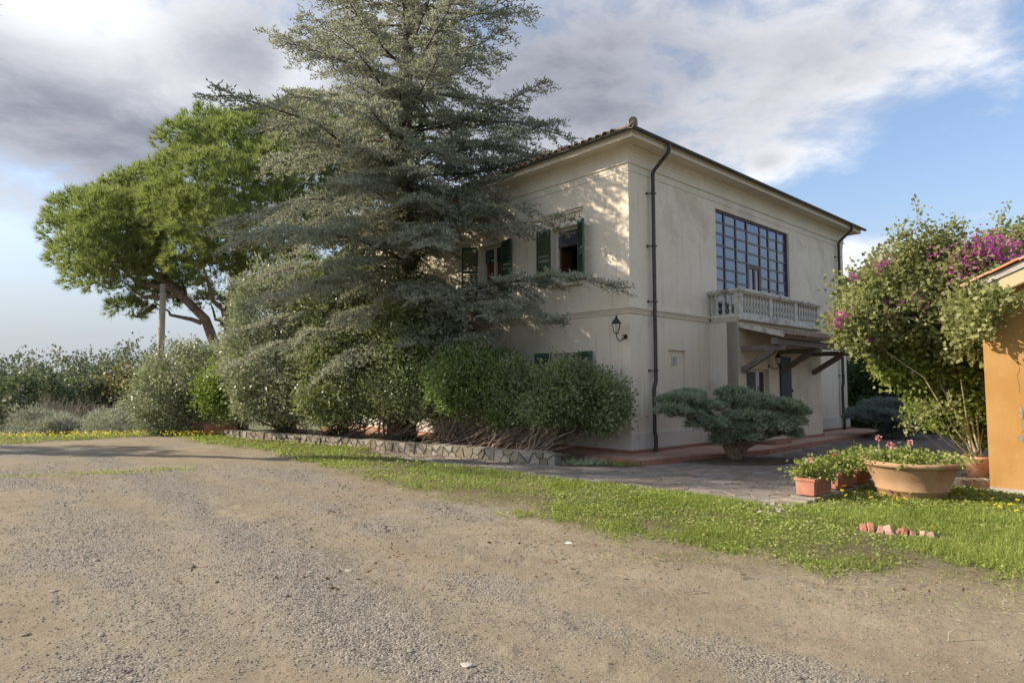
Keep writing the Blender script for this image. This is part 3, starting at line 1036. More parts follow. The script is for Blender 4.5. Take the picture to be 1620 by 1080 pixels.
    for i in range(nt_):
        u = -e + .2 + i * pitch
        o = link('roof_tile', bm_, roof, (u, -e + .06, zr - .012 + random.uniform(0, .012)), (slope, random.uniform(-.05, .05), random.uniform(-.04, .04)))
        o = link('roof_tile', bm_, roof, (-e - .05, VL - u, zr + .005 + random.uniform(0, .015)), (slope, random.uniform(-.05, .05), -math.pi / 2 + random.uniform(-.05, .05)))
    rows = MB()
    src = [tuple(p.co) for p in bm_.vertices]
    fsrc = [tuple(p.vertices) for p in bm_.polygons]
    for i in range(nt_):
        u = -e + .2 + i * pitch
        run = min(u + e, VL + e - u)
        kmax = int((run - .45) / .45)
        for k in range(1, kmax + 1):
            off = k * .45
            ca, sa = math.cos(slope), math.sin(slope)
            vv = [(u + p[0], -e - .05 + off + p[1] * ca - p[2] * sa, zr + .01 + off * sl + p[1] * sa + p[2] * ca) for p in src]
            if k < 4:
                rows.add([(q[0], q[1] + .11, q[2] + .012) for q in vv], fsrc, True)
                rows.add([(q[1], q[0], q[2]) for q in vv], [f[::-1] for f in fsrc], True)
    stuff(rows.build('tile_course', M['rooftile'], roof))
    rg = MB()
    for i in range(9):
        d = i * .36
        rg.tube([(-e - .05 + d, -e - .05 + d, zr + .10 + d * sl), (-e + .30 + d, -e + .30 + d, zr + .115 + (d + .3) * sl)], [.10, .085], 9)
    rg.build('hip_ridge', M['stone_dark'], roof)
    cap = MB()
    cap.lathe([(.0, -.11), (.10, -.09), (.12, -.03), (.10, .035), (.0, .06)], 10, (-e + .02, -e + .02, zr + .10))
    cap.build('ridge_end_tile', M['stone_dark'], roof)

    # gutters and downpipes
    g = MB()
    def gut(p0, p1, side):
        n = 7
        ring = []
        for i in range(n):
            t = math.pi + math.pi * i / (n - 1)
            ring.append((.062 * math.cos(t), .062 * math.sin(t)))
        ring += [(r[0] * .86, r[1] * .86) for r in ring[::-1]]
        vs = []
        for P in (p0, p1):
            for a_, z_ in ring:
                vs.append((P[0] + side[0] * a_, P[1] + side[1] * a_, P[2] + z_))
        k_ = len(ring)
        fs = [(i, (i + 1) % k_, k_ + (i + 1) % k_, k_ + i) for i in range(k_)] + [tuple(range(k_)), tuple(range(2 * k_ - 1, k_ - 1, -1))]
        g.add(vs, fs, False)
    gz = 7.205
    gut((-.63, -.565, gz), (VL + .63, -.565, gz), (0, 1))
    gut((-.565, -.50, gz), (-.565, VL + .6, gz), (1, 0))
    g.build('gutter', M['gutter'], v)
    for x in (.80, 11.86):
        d = MB()
        d.tube([(x, -.565, 7.15), (x, -.565, 7.02), (x, -.53, 6.96), (x, -.16, 6.66), (x, -.11, 6.58), (x, -.11, 5.0), (x, -.11, 3.4), (x, -.11, 1.72), (x - .012, -.105, 1.66), (x - .06, -.10, 1.54), (x - .065, -.10, 1.46), (x - .06, -.10, .55), (x - .06, -.13, .45), (x - .06, -.13, .1)], .046, 10)
        pp = d.build('downpipe', M['pipe'], v)
        b = MB()
        for z in (6.1, 4.85, 3.55, 1.95):
            b.box(x - .058, x + .058, -.17, -.055, z - .012, z + .012)
            b.tube([(x - .12, -.02, z), (x - .05, -.10, z)], .012, 5)
            b.tube([(x - .12, .0, z), (x - .12, -.03, z)], .03, 6)
        b.build('bracket', M['pipe'], pp)

    # shuttered windows on the cedar facade
    slat = MB()
    slat.box(-.19, .19, -.006, .006, -.022, .022)
    slat_me = slat.mesh('slat', M['shutter'])

    def shutter(y, z0, z1, sgn, ang):
        """hinged at y; sgn +1 opens towards +y; ang = opening away from the wall face"""
        w = .455
        f = MB()
        H = z1 - z0
        t = .02
        f.box(0, .035, -t, t, 0, H)
        f.box(w - .035, w, -t, t, 0, H)
        for z in (0, H * .5 - .035, H - .07):
            f.box(.035, w - .035, -t + .002, t - .002, z, z + .07)
        base = math.pi / 2 if sgn > 0 else -math.pi / 2
        rz = base + (ang if sgn > 0 else -ang)
        o = f.build('shutter', M['shutter'], v, (-.045, y, z0), (0, 0, rz))
        k = int((H - .21) / .052)
        zz = [(.095 + i * .052) for i in range(k + 4)]
        for z in zz:
            if abs(z - H * .5) < .055 or z > H - .09:
                continue
            link('slat', slat_me, o, (w / 2, 0, z), (rad(48), 0, 0))

    def window(y0, y1, z0, z1, kind):
        f = MB()
        t, dpt = .055, .17
        f.box(dpt, dpt + .07, y0 + .002, y0 + t, z0 + .002, z1 - .002)
        f.box(dpt, dpt + .07, y1 - t, y1 - .002, z0 + .002, z1 - .002)
        f.box(dpt + .002, dpt + .068, y0 + t, y1 - t, z0 + .002, z0 + t)
        f.box(dpt + .002, dpt + .068, y0 + t, y1 - t, z1 - t, z1 - .002)
        w = f.build('window', M['white'], v)
        ym = (y0 + y1) / 2
        if kind == 'open':
            c = MB()
            c.box(dpt + .02, dpt + .045, y0 + t, y1 - t, z1 - .42, z1 - t)
            c.build('pane', M['glass'], w)
            b = MB()
            b.box(dpt + .01, dpt + .06, y0 + t, y1 - t, z1 - .45, z1 - .42)
            b.box(dpt + .08, dpt + .50, y1 - t - .05, y1 - t, z0 + t, z1 - .46)
            b.build('casement', M['brownframe'], w)
        else:
            c = MB()
            c.box(dpt, dpt + .06, ym - .05, ym + .05, z0 + t, z1 - t)
            c.build('mullion', M['white'], w)
            for a_, b_ in ((y0 + t, ym - .05), (ym + .05, y1 - t)):
                c = MB()
                c.box(dpt + .02, dpt + .035, a_, b_, z1 - .45 if kind == 'curtain' else z0 + t, z1 - t)
                c.build('pane', M['glass'], w)
            if kind == 'curtain':
                c = MB()
                n_ = 26
                ys = np.linspace(y0 + t, y1 - t, n_)
                vs = [(dpt + .12 + .018 * math.sin(i * 1.5), y_, z_) for z_ in (z0 + t, z1 - t) for i, y_ in enumerate(ys)]
                c.add(vs, [(i, i + 1, n_ + i + 1, n_ + i) for i in range(n_ - 1)], True)
                c.build('curtain', M['curtain'], w)
            else:
                c = MB()
                for zf in (.3, .62):
                    zc = z0 + (z1 - z0) * zf
                    c.box(dpt + .01, dpt + .05, y0 + t, y1 - t, zc - .02, zc + .02)
                c.build('glazing_bar', M['white'], w)
        c = MB()
        c.box(-.10, .14, y0 - .14, y1 + .14, z0 - .075, z0 - .004)
        c.build('sill', M['trim'], w, bevel=.012)
        if z0 > 3:
            c = MB()
            c.box(-.10, -.002, y0 - .16, y1 + .16, z1 + .37, z1 + .42)
            c.box(-.065, -.002, y0 - .12, y1 + .12, z1 + .31, z1 + .37)
            c.build('lintel_moulding', M['trim'], w, bevel=.008)
            c = MB()
            c.box(-.018, -.002, y0 - .085, y0 - .003, z0, z1 + .06)
            c.box(-.018, -.002, y1 + .003, y1 + .085, z0, z1 + .06)
            c.box(-.018, -.002, y0 - .003, y1 + .003, z1 + .003, z1 + .06)
            c.build('surround', M['trim'], w)

    window(*w2, 'open')
    window(*w1, 'curtain')
    window(*w3, 'glazed')
    for w, a0, a1 in ((w2, .55, .06), (w1, .12, .75), (w3, .10, .30)):
        shutter(w[0] - .02, w[2], w[3] + .02, -1, a0)
        shutter(w[1] + .02, w[2], w[3] + .02, 1, a1)

    # great glazed window above the balcony
    fr = MB()
    x0, x1, z0, z1 = win_main
    xs = [3.78, 4.37, 5.00, 5.63, 6.41, 6.95, 7.53, 8.15]
    rowsz = [z1 - i * .314 for i in range(10)]
    yb, yf = .13, .07
    b = .03
    fr.box(x0 + .002, x0 + .05, yf - .01, yb, z0 + .002, z1 - .002)
    fr.box(x1 - .05, x1 - .002, yf - .01, yb, z0 + .002, z1 - .002)
    fr.box(x0 + .05, x1 - .05, yf - .008, yb, z1 - .05, z1 - .002)
    gw = fr.build('glazed_window', M['darkframe'], v)
    for x in xs[1:-1]:
        mm = MB()
        mm.box(x - b, x + b, yf, yb, z0 + .002, z1 - .05)
        mm.build('mullion', M['darkframe'], gw)
    for i, z in enumerate(rowsz[1:-1]):
        for c in range(7):
            if c == 3 and i > 3:
                continue
            mm = MB()
            l = xs[c] + (b if c else .05)
            r_ = xs[c + 1] - (b if c < 6 else .05)
            mm.box(l, r_, yf + .012, yb - .01, z - .026, z + .026)
            mm.build('transom', M['darkframe'], gw)
    for c in range(7):
        l = xs[c] + (b if c else .05)
        r_ = xs[c + 1] - (b if c < 6 else .05)
        for i in range(9):
            if c == 3 and i > 3:
                continue
            mm = MB()
            w_, h_ = r_ - l, .26
            zt = rowsz[i] - (.026 if i else .05)
            zb = rowsz[i + 1] + .026
            mm.box(-w_ / 2, w_ / 2, -.004, .004, zb - zt, 0)
            o = mm.build('pane', M['glass'], gw, ((l + r_) / 2, .10, zt), (random.uniform(-.012, .012), 0, random.uniform(-.014, .014)))
    dz = rowsz[4] - .03
    dd = MB()
    l, r_ = xs[3] + b, xs[4] - b
    mid_ = (l + r_) / 2
    dd.box(l, r_, yf + .002, yb, dz - .09, dz + .02)
    dd.box(l, l + .05, yf + .002, yb, z0, dz - .09)
    dd.box(r_ - .09, r_, yf + .002, yb, z0, dz - .09)
    dd.box(mid_ - .05, mid_ + .05, yf + .002, yb, z0, dz - .09)
    dd.build('door_frame', M['brownframe'], gw)
    for a_, b_ in ((l + .05, mid_ - .05), (mid_ + .05, r_ - .09)):
        mm = MB()
        mm.box(a_, b_, .096, .104, z0 + .01, dz - .09)
        mm.build('pane', M['glass'], gw)

    # balcony
    bx0, bx1, by = 3.33, 8.18, -.86
    sl_ = MB()
    sl_.box(bx0 - .04, bx1 + .04, by - .06, -.09, 3.245, 3.31)
    sl_.box(bx0, bx1, by - .02, -.09, 3.31, 3.42)
    bal = sl_.build('balcony', M['stone'], v, bevel=.012)
    hr = MB()
    hr.box(bx0 - .05, bx1 + .05, by - .07, by + .14, 3.97, 4.05)
    hr.box(bx0 - .02, bx1 + .02, by - .04, by + .11, 3.93, 3.97)
    for xx in (bx0, bx1 - .16):
        hr.box(xx - .05, xx + .21, by + .14, -.002, 3.972, 4.048)
        hr.box(xx - .02, xx + .18, by + .11, -.004, 3.932, 3.97)
    hr.build('handrail', M['stone'], bal, bevel=.012)
    posts = [bx0, bx0 + 1.62, bx0 + 3.15, bx1 - .17]
    for x in posts:
        mm = MB()
        mm.box(x, x + .17, by - .01, by + .15, 3.42, 3.93)
        mm.build('post', M['stone'], bal, bevel=.01)
    prof = [(.052, 0), (.052, .035), (.034, .045), (.03, .07), (.046, .12), (.052, .16), (.044, .20), (.03, .235), (.036, .25), (.036, .265), (.030, .28), (.046, .33), (.052, .365), (.044, .41), (.028, .45), (.034, .47), (.05, .475), (.05, .512)]
    ba = MB()
    ba.lathe(prof, 10, closed=True)
    bme = ba.mesh('baluster', M['stone'])
    for a_, b_, cnt in ((posts[0] + .17, posts[1], 9), (posts[1] + .17, posts[2], 8), (posts[2] + .17, posts[3], 8)):
        for i in range(cnt):
            link('baluster', bme, bal, (a_ + (i + .5) * (b_ - a_) / cnt, by + .07, 3.42))
    for xx in (bx0 + .08, bx1 - .09):
        for i in range(3):
            link('baluster', bme, bal, (xx, by + .28 + i * .19, 3.42))
        mm = MB()
        mm.box(xx - .08, xx + .08, -.075, -.092, 3.42, 3.93)
        mm.build('half_post', M['stone'], bal)

    # timber and tile canopy over the entrance
    cz0, cz1, cy0, cy1 = 3.10, 2.80, -pd, -1.90
    cx0, cx1 = 3.42, 8.62
    dk = MB()
    dk.hexa([(cx0, cy0 - .002, cz0 - .05), (cx1, cy0 - .002, cz0 - .05), (cx1, cy1, cz1 - .05), (cx0, cy1, cz1 - .05)],
            [(cx0, cy0 - .002, cz0), (cx1, cy0 - .002, cz0), (cx1, cy1, cz1), (cx0, cy1, cz1)])
    can = dk.build('canopy', M['wood'], v)
    cs = math.atan2(cz0 - cz1, cy0 - cy1)
    tm = barrel(.075, .062, .45)
    nn = int((cx1 - cx0) / .175)
    for i in range(nn):
        for k in range(3):
            yy = cy1 - .05 + k * .385
            link('roof_tile', tm, can, (cx0 + .09 + i * .175, yy, cz1 + .004 + (yy - cy1) * math.tan(cs) + k * .004), (cs, random.uniform(-.04, .04), random.uniform(-.03, .03)))
    vg = MB()
    vg.hexa([(cx0 - .06, cy0 - .004, cz0 - .04), (cx0 - .002, cy0 - .004, cz0 - .04), (cx0 - .002, cy1 - .03, cz1 - .04), (cx0 - .06, cy1 - .03, cz1 - .04)],
            [(cx0 - .06, cy0 - .004, cz0 + .10), (cx0 - .002, cy0 - .004, cz0 + .10), (cx0 - .002, cy1 - .03, cz1 + .09), (cx0 - .06, cy1 - .03, cz1 + .09)])
    vg.build('verge_mortar', M['stone'], can)
    pu = MB()
    pu.beam((3.28, -1.74, 2.665), (9.6, -1.74, 2.665), .15, .16)
    pu.build('purlin', M['wood'], can, bevel=.01)
    for x in (3.52, 5.62, 7.72):
        bb = MB()
        bb.beam((x, -pd - .002, 2.53), (x, -1.9, 2.515), .13, .125)
        bb.build('bracket_beam', M['wood'], can, bevel=.008)
        bb = MB()
        bb.beam((x, -pd - .01, 1.98), (x, -1.62, 2.47), .12, .14)
        bb.build('strut', M['wood'], can, bevel=.008)

    # entrance door: one dark leaf, white jamb, half-open glazed leaf
    x0, x1, z0, z1 = door
    dr = MB()
    dr.box(x0 + .002, x1 - .002, -pd + .12, -pd + .19, z1 - .07, z1 - .002)
    dr.box(x0 + .002, x0 + .07, -pd + .12, -pd + .19, z0, z1 - .07)
    dr.box(x1 - .07, x1 - .002, -pd + .12, -pd + .19, z0, z1 - .07)
    dr.box(4.40, 4.47, -pd + .10, -pd + .18, z0, z1 - .07)
    dor = dr.build('door', M['white'], v)
    lf = MB()
    lf.box(x0 + .07, 4.40, -pd + .10, -pd + .15, z0 + .01, z1 - .07)
    for i in range(6):
        xx = x0 + .10 + i * .095
        lf.box(xx, xx + .085, -pd + .09, -pd + .099, z0 + .05, z1 - .10)
    lf.build('leaf', M['greydoor'], dor)
    gl = MB()
    gl.box(4.47, 4.55, -pd + .13, -pd + .17, z0, z1 - .07)
    gl.box(x1 - .15, x1 - .07, -pd + .13, -pd + .17, z0, z1 - .07)
    gl.build('casement', M['brownframe'], dor)
    gl = MB()
    gl.box(4.55, x1 - .15, -pd + .145, -pd + .155, z0, z1 - .07)
    gl.build('pane', M['glass'], dor)
    st = MB()
    st.box(4.35, 5.25, -pd - .42, -pd - .032, .1, .19)
    st.build('doorstep', M['red'], v, bevel=.01)
    # closed dark shutter leaf beside the door
    x0, x1, z0, z1 = sidewin
    ss = MB()
    ss.box(x0 + .01, x1 - .01, -pd - .035, -pd + .02, z0 + .01, z1 - .01)
    for i in range(5):
        xx = x0 + .03 + i * .125
        ss.box(xx, xx + .112, -pd - .045, -pd - .0352, z0 + .03, z1 - .03)
    sh = ss.build('shutter', M['bluedoor'], v)
    kn = MB()
    kn.box(x1 - .02, x1 + .05, -pd - .06, -pd - .04, z0 + .35, z0 + .42)
    kn.build('catch', M['iron'], sh)
    return v


villa = build_villa()


def lantern(loc, rz, label, scale=1.0, side=(0, 0)):
    """wall lantern; local -y is away from the wall, z=0 at the wall plate"""
    t = thing('wall_lantern', label, 'lantern', loc, rz, 'wall lanterns on the villa')
    s = scale
    a = MB()
    pts = [(0, -.02 * s, 0), (0, -.07 * s, -.05 * s), (0, -.16 * s, -.09 * s), (0, -.25 * s, -.07 * s), (0, -.29 * s, .0), (0, -.29 * s, .06 * s)]
    a.tube(pts, .011 * s, 6)
    a.tube([(0, -.06 * s, .04 * s), (0, -.10 * s, .02 * s), (0, -.12 * s, -.03 * s), (0, -.08 * s, -.05 * s)], .008 * s, 5)
    a.build('arm', M['iron'], t)
    b = MB()
    b.lathe([(.055 * s, -.012 * s), (.055 * s, .0), (.03 * s, .012 * s), (.0, .014 * s)], 10)
    o = b.build('wall_plate', M['iron'], t)
    o.rotation_euler = (rad(90), 0, 0)
    c = MB()
    n = 6
    lo, hi, zl, zh = .045 * s, .088 * s, .06 * s, .25 * s
    for k in range(n):
        an = 2 * math.pi * k / n
        an2 = 2 * math.pi * (k + 1) / n
        p, q = (lo * math.cos(an), -.29 * s + lo * math.sin(an), zl), (hi * math.cos(an), -.29 * s + hi * math.sin(an), zh)
        p2, q2 = (lo * math.cos(an2), -.29 * s + lo * math.sin(an2), zl), (hi * math.cos(an2), -.29 * s + hi * math.sin(an2), zh)
        c.tube([p, q], .007 * s, 4)
        c.tube([q, q2], .009 * s, 4)
        c.tube([p, p2], .008 * s, 4)
    c.build('cage', M['iron'], t)
    g = MB()
    g.lathe([(lo * .9, zl), (hi * .9, zh)], 6, (0, -.29 * s, 0), smooth=False, closed=True)
    g.build('glass', M['lampglass'], t)
    r = MB()
    r.lathe([(.10 * s, .25 * s), (.085 * s, .275 * s), (.05 * s, .33 * s), (.03 * s, .345 * s), (.034 * s, .365 * s), (.012 * s, .38 * s), (.02 * s, .40 * s), (.0, .43 * s)], 8, (0, -.29 * s, 0))
    r.build('cap', M['iron'], t)


P = C0 + L2 * 0.13 - R2 * 0.002
lantern((P[0], P[1], 2.70), VROT - math.pi / 2, 'black iron lantern with glass cage on the bare wall near the villa corner', 1.12)
P = C0 + R2 * 4.95 - L2 * 0.802
lantern((P[0], P[1], 2.12), VROT, 'small dark lantern hung above the entrance door under the canopy', .9)


# ------------------------------------------------------------------ ochre outbuilding on the right
def build_outbuilding():
    B = np.array([7.12, 9.68, 0.0])
    o = thing('ochre_outbuilding', 'ochre yellow outbuilding with cracked plaster and red tiled roof edge', 'outbuilding', B, VROT)
    D, Ln = 3.9, 6.0      # gable width along -y, length along x
    eave, sl = 3.05, .42
    m = MB()
    g = [(0, -D, 0), (0, 0, 0), (0, 0, eave), (0, -D / 2, eave + D / 2 * sl), (0, -D, eave)]
    m.hexa(g[::-1], [(Ln, p[1], p[2]) for p in g[::-1]])
    m.build('wall', M['ochre'], o)
    b = MB()
    b.box(-.025, -.002, -D, .002, -.1, .10)
    b.build('base_band', M['concrete'], o)
    r = MB()
    ov = .17
    for s in (0, 1):
        y0 = ov if s == 0 else -D - ov
        ze = eave - ov * sl
        prof = [(y0, ze + .02), (-D / 2, eave + D / 2 * sl + .02), (-D / 2, eave + D / 2 * sl + .12), (y0, ze + .12)]
        r.hexa([(-.16, p[0], p[1]) for p in prof], [(Ln + .2, p[0], p[1]) for p in prof])
    rf = r.build('roof', M['concrete'], o)
    # pale moulding under the rake
    k = MB()
    for y0, y1, s in ((.03, -D / 2, 1), (-D - .03, -D / 2, -1)):
        za = eave - .03 * sl
        zb = eave + D / 2 * sl
        k.hexa([(-.14, y0, za - .20), (-.003, y0, za - .20), (-.003, y1, zb - .20), (-.14, y1, zb - .20)],
               [(-.14, y0, za + .018), (-.003, y0, za + .018), (-.003, y1, zb + .018), (-.14, y1, zb + .018)])
    k.build('rake_moulding', M['fascia'], o, bevel=.02)
    # tiles: rake row and courses
    tl = MB()
    tl.box(-.09, .09, 0, .40, 0, .03)
    tme = tl.mesh('roof_tile', M['tileedge'])
    n = int((D / 2 + ov) / .36 * 1.05)
    sa = math.atan(sl)
    for s in (0, 1):
        for i in range(n):
            for c in range(3 if s == 0 else 1):
                yy = (ov + .03) - i * .36
                z = eave - ov * sl + .125 + (i * .36) * sl + (i % 2) * .002
                if s == 0:
                    link('roof_tile', tme, rf, (-.12 + c * .2, yy, z), (-sa - .03, 0, math.pi) if False else (sa + .03, 0, math.pi))
                else:
                    link('roof_tile', tme, rf, (-.12, -D - ov - .03 + i * .36, z), (sa + .03, 0, 0))
    # grey patches where the plaster has come away, and cracks
    p = MB()
    for cy, cz, ry, rz_ in ((-.415, 1.22, .03, .11), (-.45, 1.04, .045, .08), (-.40, .84, .07, .05), (-.46, .80, .06, .06), (-.7, 2.3, .05, .2)):
        pts = []
        for a in range(9):
            t = 2 * math.pi * a / 9
            q = random.uniform(.6, 1.2)
            pts.append((cy + ry * q * math.cos(t), cz + rz_ * q * math.sin(t)))
        p.hexa([(-.006, y_, z_) for y_, z_ in pts], [(.01, y_, z_) for y_, z_ in pts])
    p.build('bare_patch', M['bare'], o)
    c = MB()
    for y0, z0, z1 in ((-.41, 2.25, 1.5), (-.43, 1.25, .9)):
        pts = [(-.003, y0 + random.uniform(-.03, .03), z0 + (z1 - z0) * i / 9) for i in range(10)]
        c.tube(pts, .0022, 4)
    c.build('crack', M['mortar'], o)
    # rubble ledge at its foot and the concrete strip
    lw = thing('stone_ledge', 'low rubble ledge with lichen at the foot of the ochre wall', 'ledge', (6.55, 10.28, 0))
    mm = MB()
    mm.box(0, 1.1, 0, .5, -.1, .10)
    mm.build('mortar', M['mortar'], lw)
    for i in range(6):
        w = random.uniform(.14, .22)
        st = MB()
        x = i * .185
        st.hexa([(x, -.04, -.02), (x + w, -.045, -.02), (x + w, .22, -.02), (x, .22, -.02)],
                [(x + .02, -.02 + random.uniform(0, .02), .13 + random.uniform(-.02, .03)), (x + w - .02, -.02, .125 + random.uniform(-.02, .03)), (x + w - .03, .2, .13), (x + .02, .2, .12)])
        st.build('stone', M['rubble'], lw, bevel=.02)
    cs = MB()
    e0, e1 = B - R2 * .28 + L2 * .05, B - R2 * .28 - L2 * 4
    f0, f1 = B - R2 * .026 + L2 * .05, B - R2 * .026 - L2 * 4
    cs.hexa([(*e0[:2], -.1), (*e1[:2], -.1), (*f1[:2], -.1), (*f0[:2], -.1)], [(*e0[:2], .035), (*e1[:2], .035), (*f1[:2], .04), (*f0[:2], .04)])
    structure(cs.build('pavement_strip', M['concrete'], bevel=.01))


build_outbuilding()


# ------------------------------------------------------------------ low stone wall in front of the hedge
def build_stone_wall():
    a, b = np.array([-8.9, 20.05, 0]), np.array([0.86, 13.05, 0])
    d = b - a
    Ln = float(np.linalg.norm(d))
    rz = math.atan2(d[1], d[0])
    w = thing('stone_wall', 'low wall of irregular pale stones running along the hedge foot', 'wall', a, rz)
    H = .235
    m = MB()
    m.box(.02, Ln - .03, .014, .30, -.1, H - .03)
    m.build('mortar', M['mortar'], w)
    seeds = []
    x = .1
    while x < Ln:
        big = x > 5.5
        wd = random.uniform(.22, .42) if big else random.uniform(.13, .26)
        q = random.random()
        if q < .38:
            seeds.append((x + wd / 2, H * random.uniform(.35, .65)))
        elif q < .8:
            seeds.append((x + wd * random.uniform(.1, .5), H * random.uniform(.12, .3)))
            seeds.append((x + wd * random.uniform(.5, .9), H * random.uniform(.68, .92)))
        else:
            seeds.append((x + wd * .3, H * random.uniform(.7, .9)))
            seeds.append((x + wd * .1, H * random.uniform(.1, .25)))
            seeds.append((x + wd * .75, H * random.uniform(.15, .4)))
        x += wd
    for sx, sz, p in cells(seeds, (0, Ln, -.02, H), .015, 1.2):
        dp = random.uniform(.0, .03) * (1 if sx > 5.5 else 1.8)
        bot = [(q[0] - sx, .06, q[1] - sz) for q in p]
        top = [((q[0] - sx) * .93, -dp, (q[1] - sz) * .92) for q in p]
        st = MB()
        st.hexa(bot, top)
        st.build('stone', M['rubble'], w, (sx, 0, sz))
    # rough top stones, uneven in height and width
    x = 0
    while x < Ln - .1:
        wd = min(random.uniform(.14, .34), Ln - x)
        st = MB()
        hh = random.uniform(.0, .035)
        j_ = lambda: random.uniform(-.015, .015)
        st.hexa([(.006, .012 + j_(), -.05), (wd - .006, .012 + j_(), -.05), (wd - .006, .30 + j_(), -.05), (.006, .31 + j_(), -.05)],
                [(.02 + j_(), .03 + j_(), hh + j_() * .5), (wd - .02 + j_(), .03 + j_(), hh + j_() * .5), (wd - .02, .28 + j_(), hh), (.02, .28 + j_(), hh + j_() * .5)])
        st.build('stone', M['rubble'], w, (x, 0.0, H - .012))
        x += wd
    # planting bed behind it
    bed = MB()
    off = np.array([-d[1], d[0], 0]) / Ln
    q = [a + off * .29, b + off * .29, b + off * .95, a + off * 2.4]
    bed.prism([tuple(k[:2]) for k in q], -.1, .17)
    structure(bed.build('soil_bed', M['soil']))
    # soil pan round the juniper
    c = MB()
    ring = [(4.75 + 1.25 * math.cos(t) * (1 + .08 * math.sin(3 * t)), 13.72 + .72 * math.sin(t)) for t in np.linspace(0, 2 * math.pi, 25)[:-1]]
    c.prism(ring, -.05, .035)
    structure(c.build('soil_pan', M['soil']))
    c = MB()
    c.prism([(0.95, 12.9), (2.55, 12.75), (2.55, 13.0), (1.2, 14.0)], -.05, .03)
    structure(c.build('soil_strip', M['soil']))


build_stone_wall()


# ------------------------------------------------------------------ foliage builders
def cluster_points(lobes, n, per=22, shell=0.32, spread=0.09, zcut=None, keep=0.62):
    """leaf positions gathered in small clumps over a union of ellipsoids; returns points and outward directions"""
    C = np.array([l[0] for l in lobes], float)
    Rr = np.array([l[1] for l in lobes], float)
    wt = (Rr[:, 0] * Rr[:, 1] + Rr[:, 0] * Rr[:, 2] + Rr[:, 1] * Rr[:, 2])
    wt = wt / wt.sum()
    nc = max(1, int(n / per * 1.9))
    li = rng.choice(len(lobes), nc, p=wt)
    d = rand_dirs(nc)
    lump = 1 + .22 * np.sin(d[:, 0] * 5.1 + li * 2.1) * np.sin(d[:, 1] * 4.3 + li) + .13 * np.sin(d[:, 2] * 9 + d[:, 0] * 7 + li * 1.7)
    rr = (1 - shell * rng.random(nc) ** 1.6) * lump
    rr = np.where(rng.random(nc) < .20, lump * (1 + .34 * rng.random(nc) ** 1.5), rr)
    P = C[li] + d * Rr[li] * rr[:, None]
    ok = np.ones(nc, bool)
    for k in range(len(lobes)):
        q = np.linalg.norm((P - C[k]) / Rr[k], axis=1)
        ok &= (q > keep) | (li == k)
    if zcut is not None:
        ok &= P[:, 2] > zcut
    P, d, li = P[ok], d[ok], li[ok]
    nc = len(P)
    out = norm(d / Rr[li])
    cnt = n
    ci = rng.integers(0, nc, cnt)
    pts = P[ci] + rng.normal(size=(cnt, 3)) * spread
    return pts, out[ci], rng.random(nc)[ci]


def outside_villa(P, pad=.06):
    q = to_villa(P)
    return ~((q[:, 0] > -pad) & (q[:, 1] > -pad) & (q[:, 2] < 6.9) & (q[:, 0] < VL + 1) & (q[:, 1] < VL + 1)) & \
           ~((q[:, 0] > -.7) & (q[:, 1] > -.7) & (q[:, 2] > 6.85) & (q[:, 2] < 7.45 + .3 * np.maximum(0, np.minimum(q[:, 0], q[:, 1]))) & (q[:, 0] < VL + 1) & (q[:, 1] < VL + 1))


def foliage(name, root, lobes, n, mat, Lg, W, per=22, shell=.32, spread=.09, up=.25, zcut=None, rough=.8, clean=True):
    n, Lg, W = int(n * 1.6), Lg * 1.15, W * 1.35
    base = np.array(root.location)
    P, out, cr = cluster_points(lobes, n, per, shell, spread, zcut)
    if clean:
        ok = outside_villa(P)
        P, out, cr = P[ok], out[ok], cr[ok]
    k = len(P)
    D = out * .75 + rng.normal(size=(k, 3)) * rough * .6 + np.array([0, 0, up])
    lg = Lg * rng.uniform(.65, 1.25, k)
    V, F, r = leaves(P - base, D, lg, W * rng.uniform(.7, 1.2, k), face=out + np.array([0, 0, .35]))
    r = np.clip(.6 * r + .4 * cr, 0, 1)
    return link(name, npmesh(name, V, F, mat, r), root)


def stems(name, root, base, tips, mat, r0=.03, wob=.12, n=6, sides=5, spread=.14):
    m = MB()
    o = Vector(root.location)
    for t in tips:
        q = random.uniform(-spread, spread)
        b = Vector(base) + Vector((q * .81 + random.uniform(-.08, .08), -q * .58 + random.uniform(-.08, .08), 0))
        t = Vector(t)
        pts, rs = [], []
        for i in range(n + 1):
            f = i / n
            p = b.lerp(t, f)
            side = Vector((t.x - b.x, t.y - b.y, 0)) * (.22 * math.sin(f * math.pi))
            p = p + side + Vector((random.uniform(-wob, wob), random.uniform(-wob, wob), random.uniform(-wob, wob) * .4)) * (1 if 0 < i else 0) * .6
            pts.append(p - o)
            rs.append(r0 * (1 - .72 * f))
        m.tube(pts, rs, sides, caps=False)
    return m.build(name, mat, root)


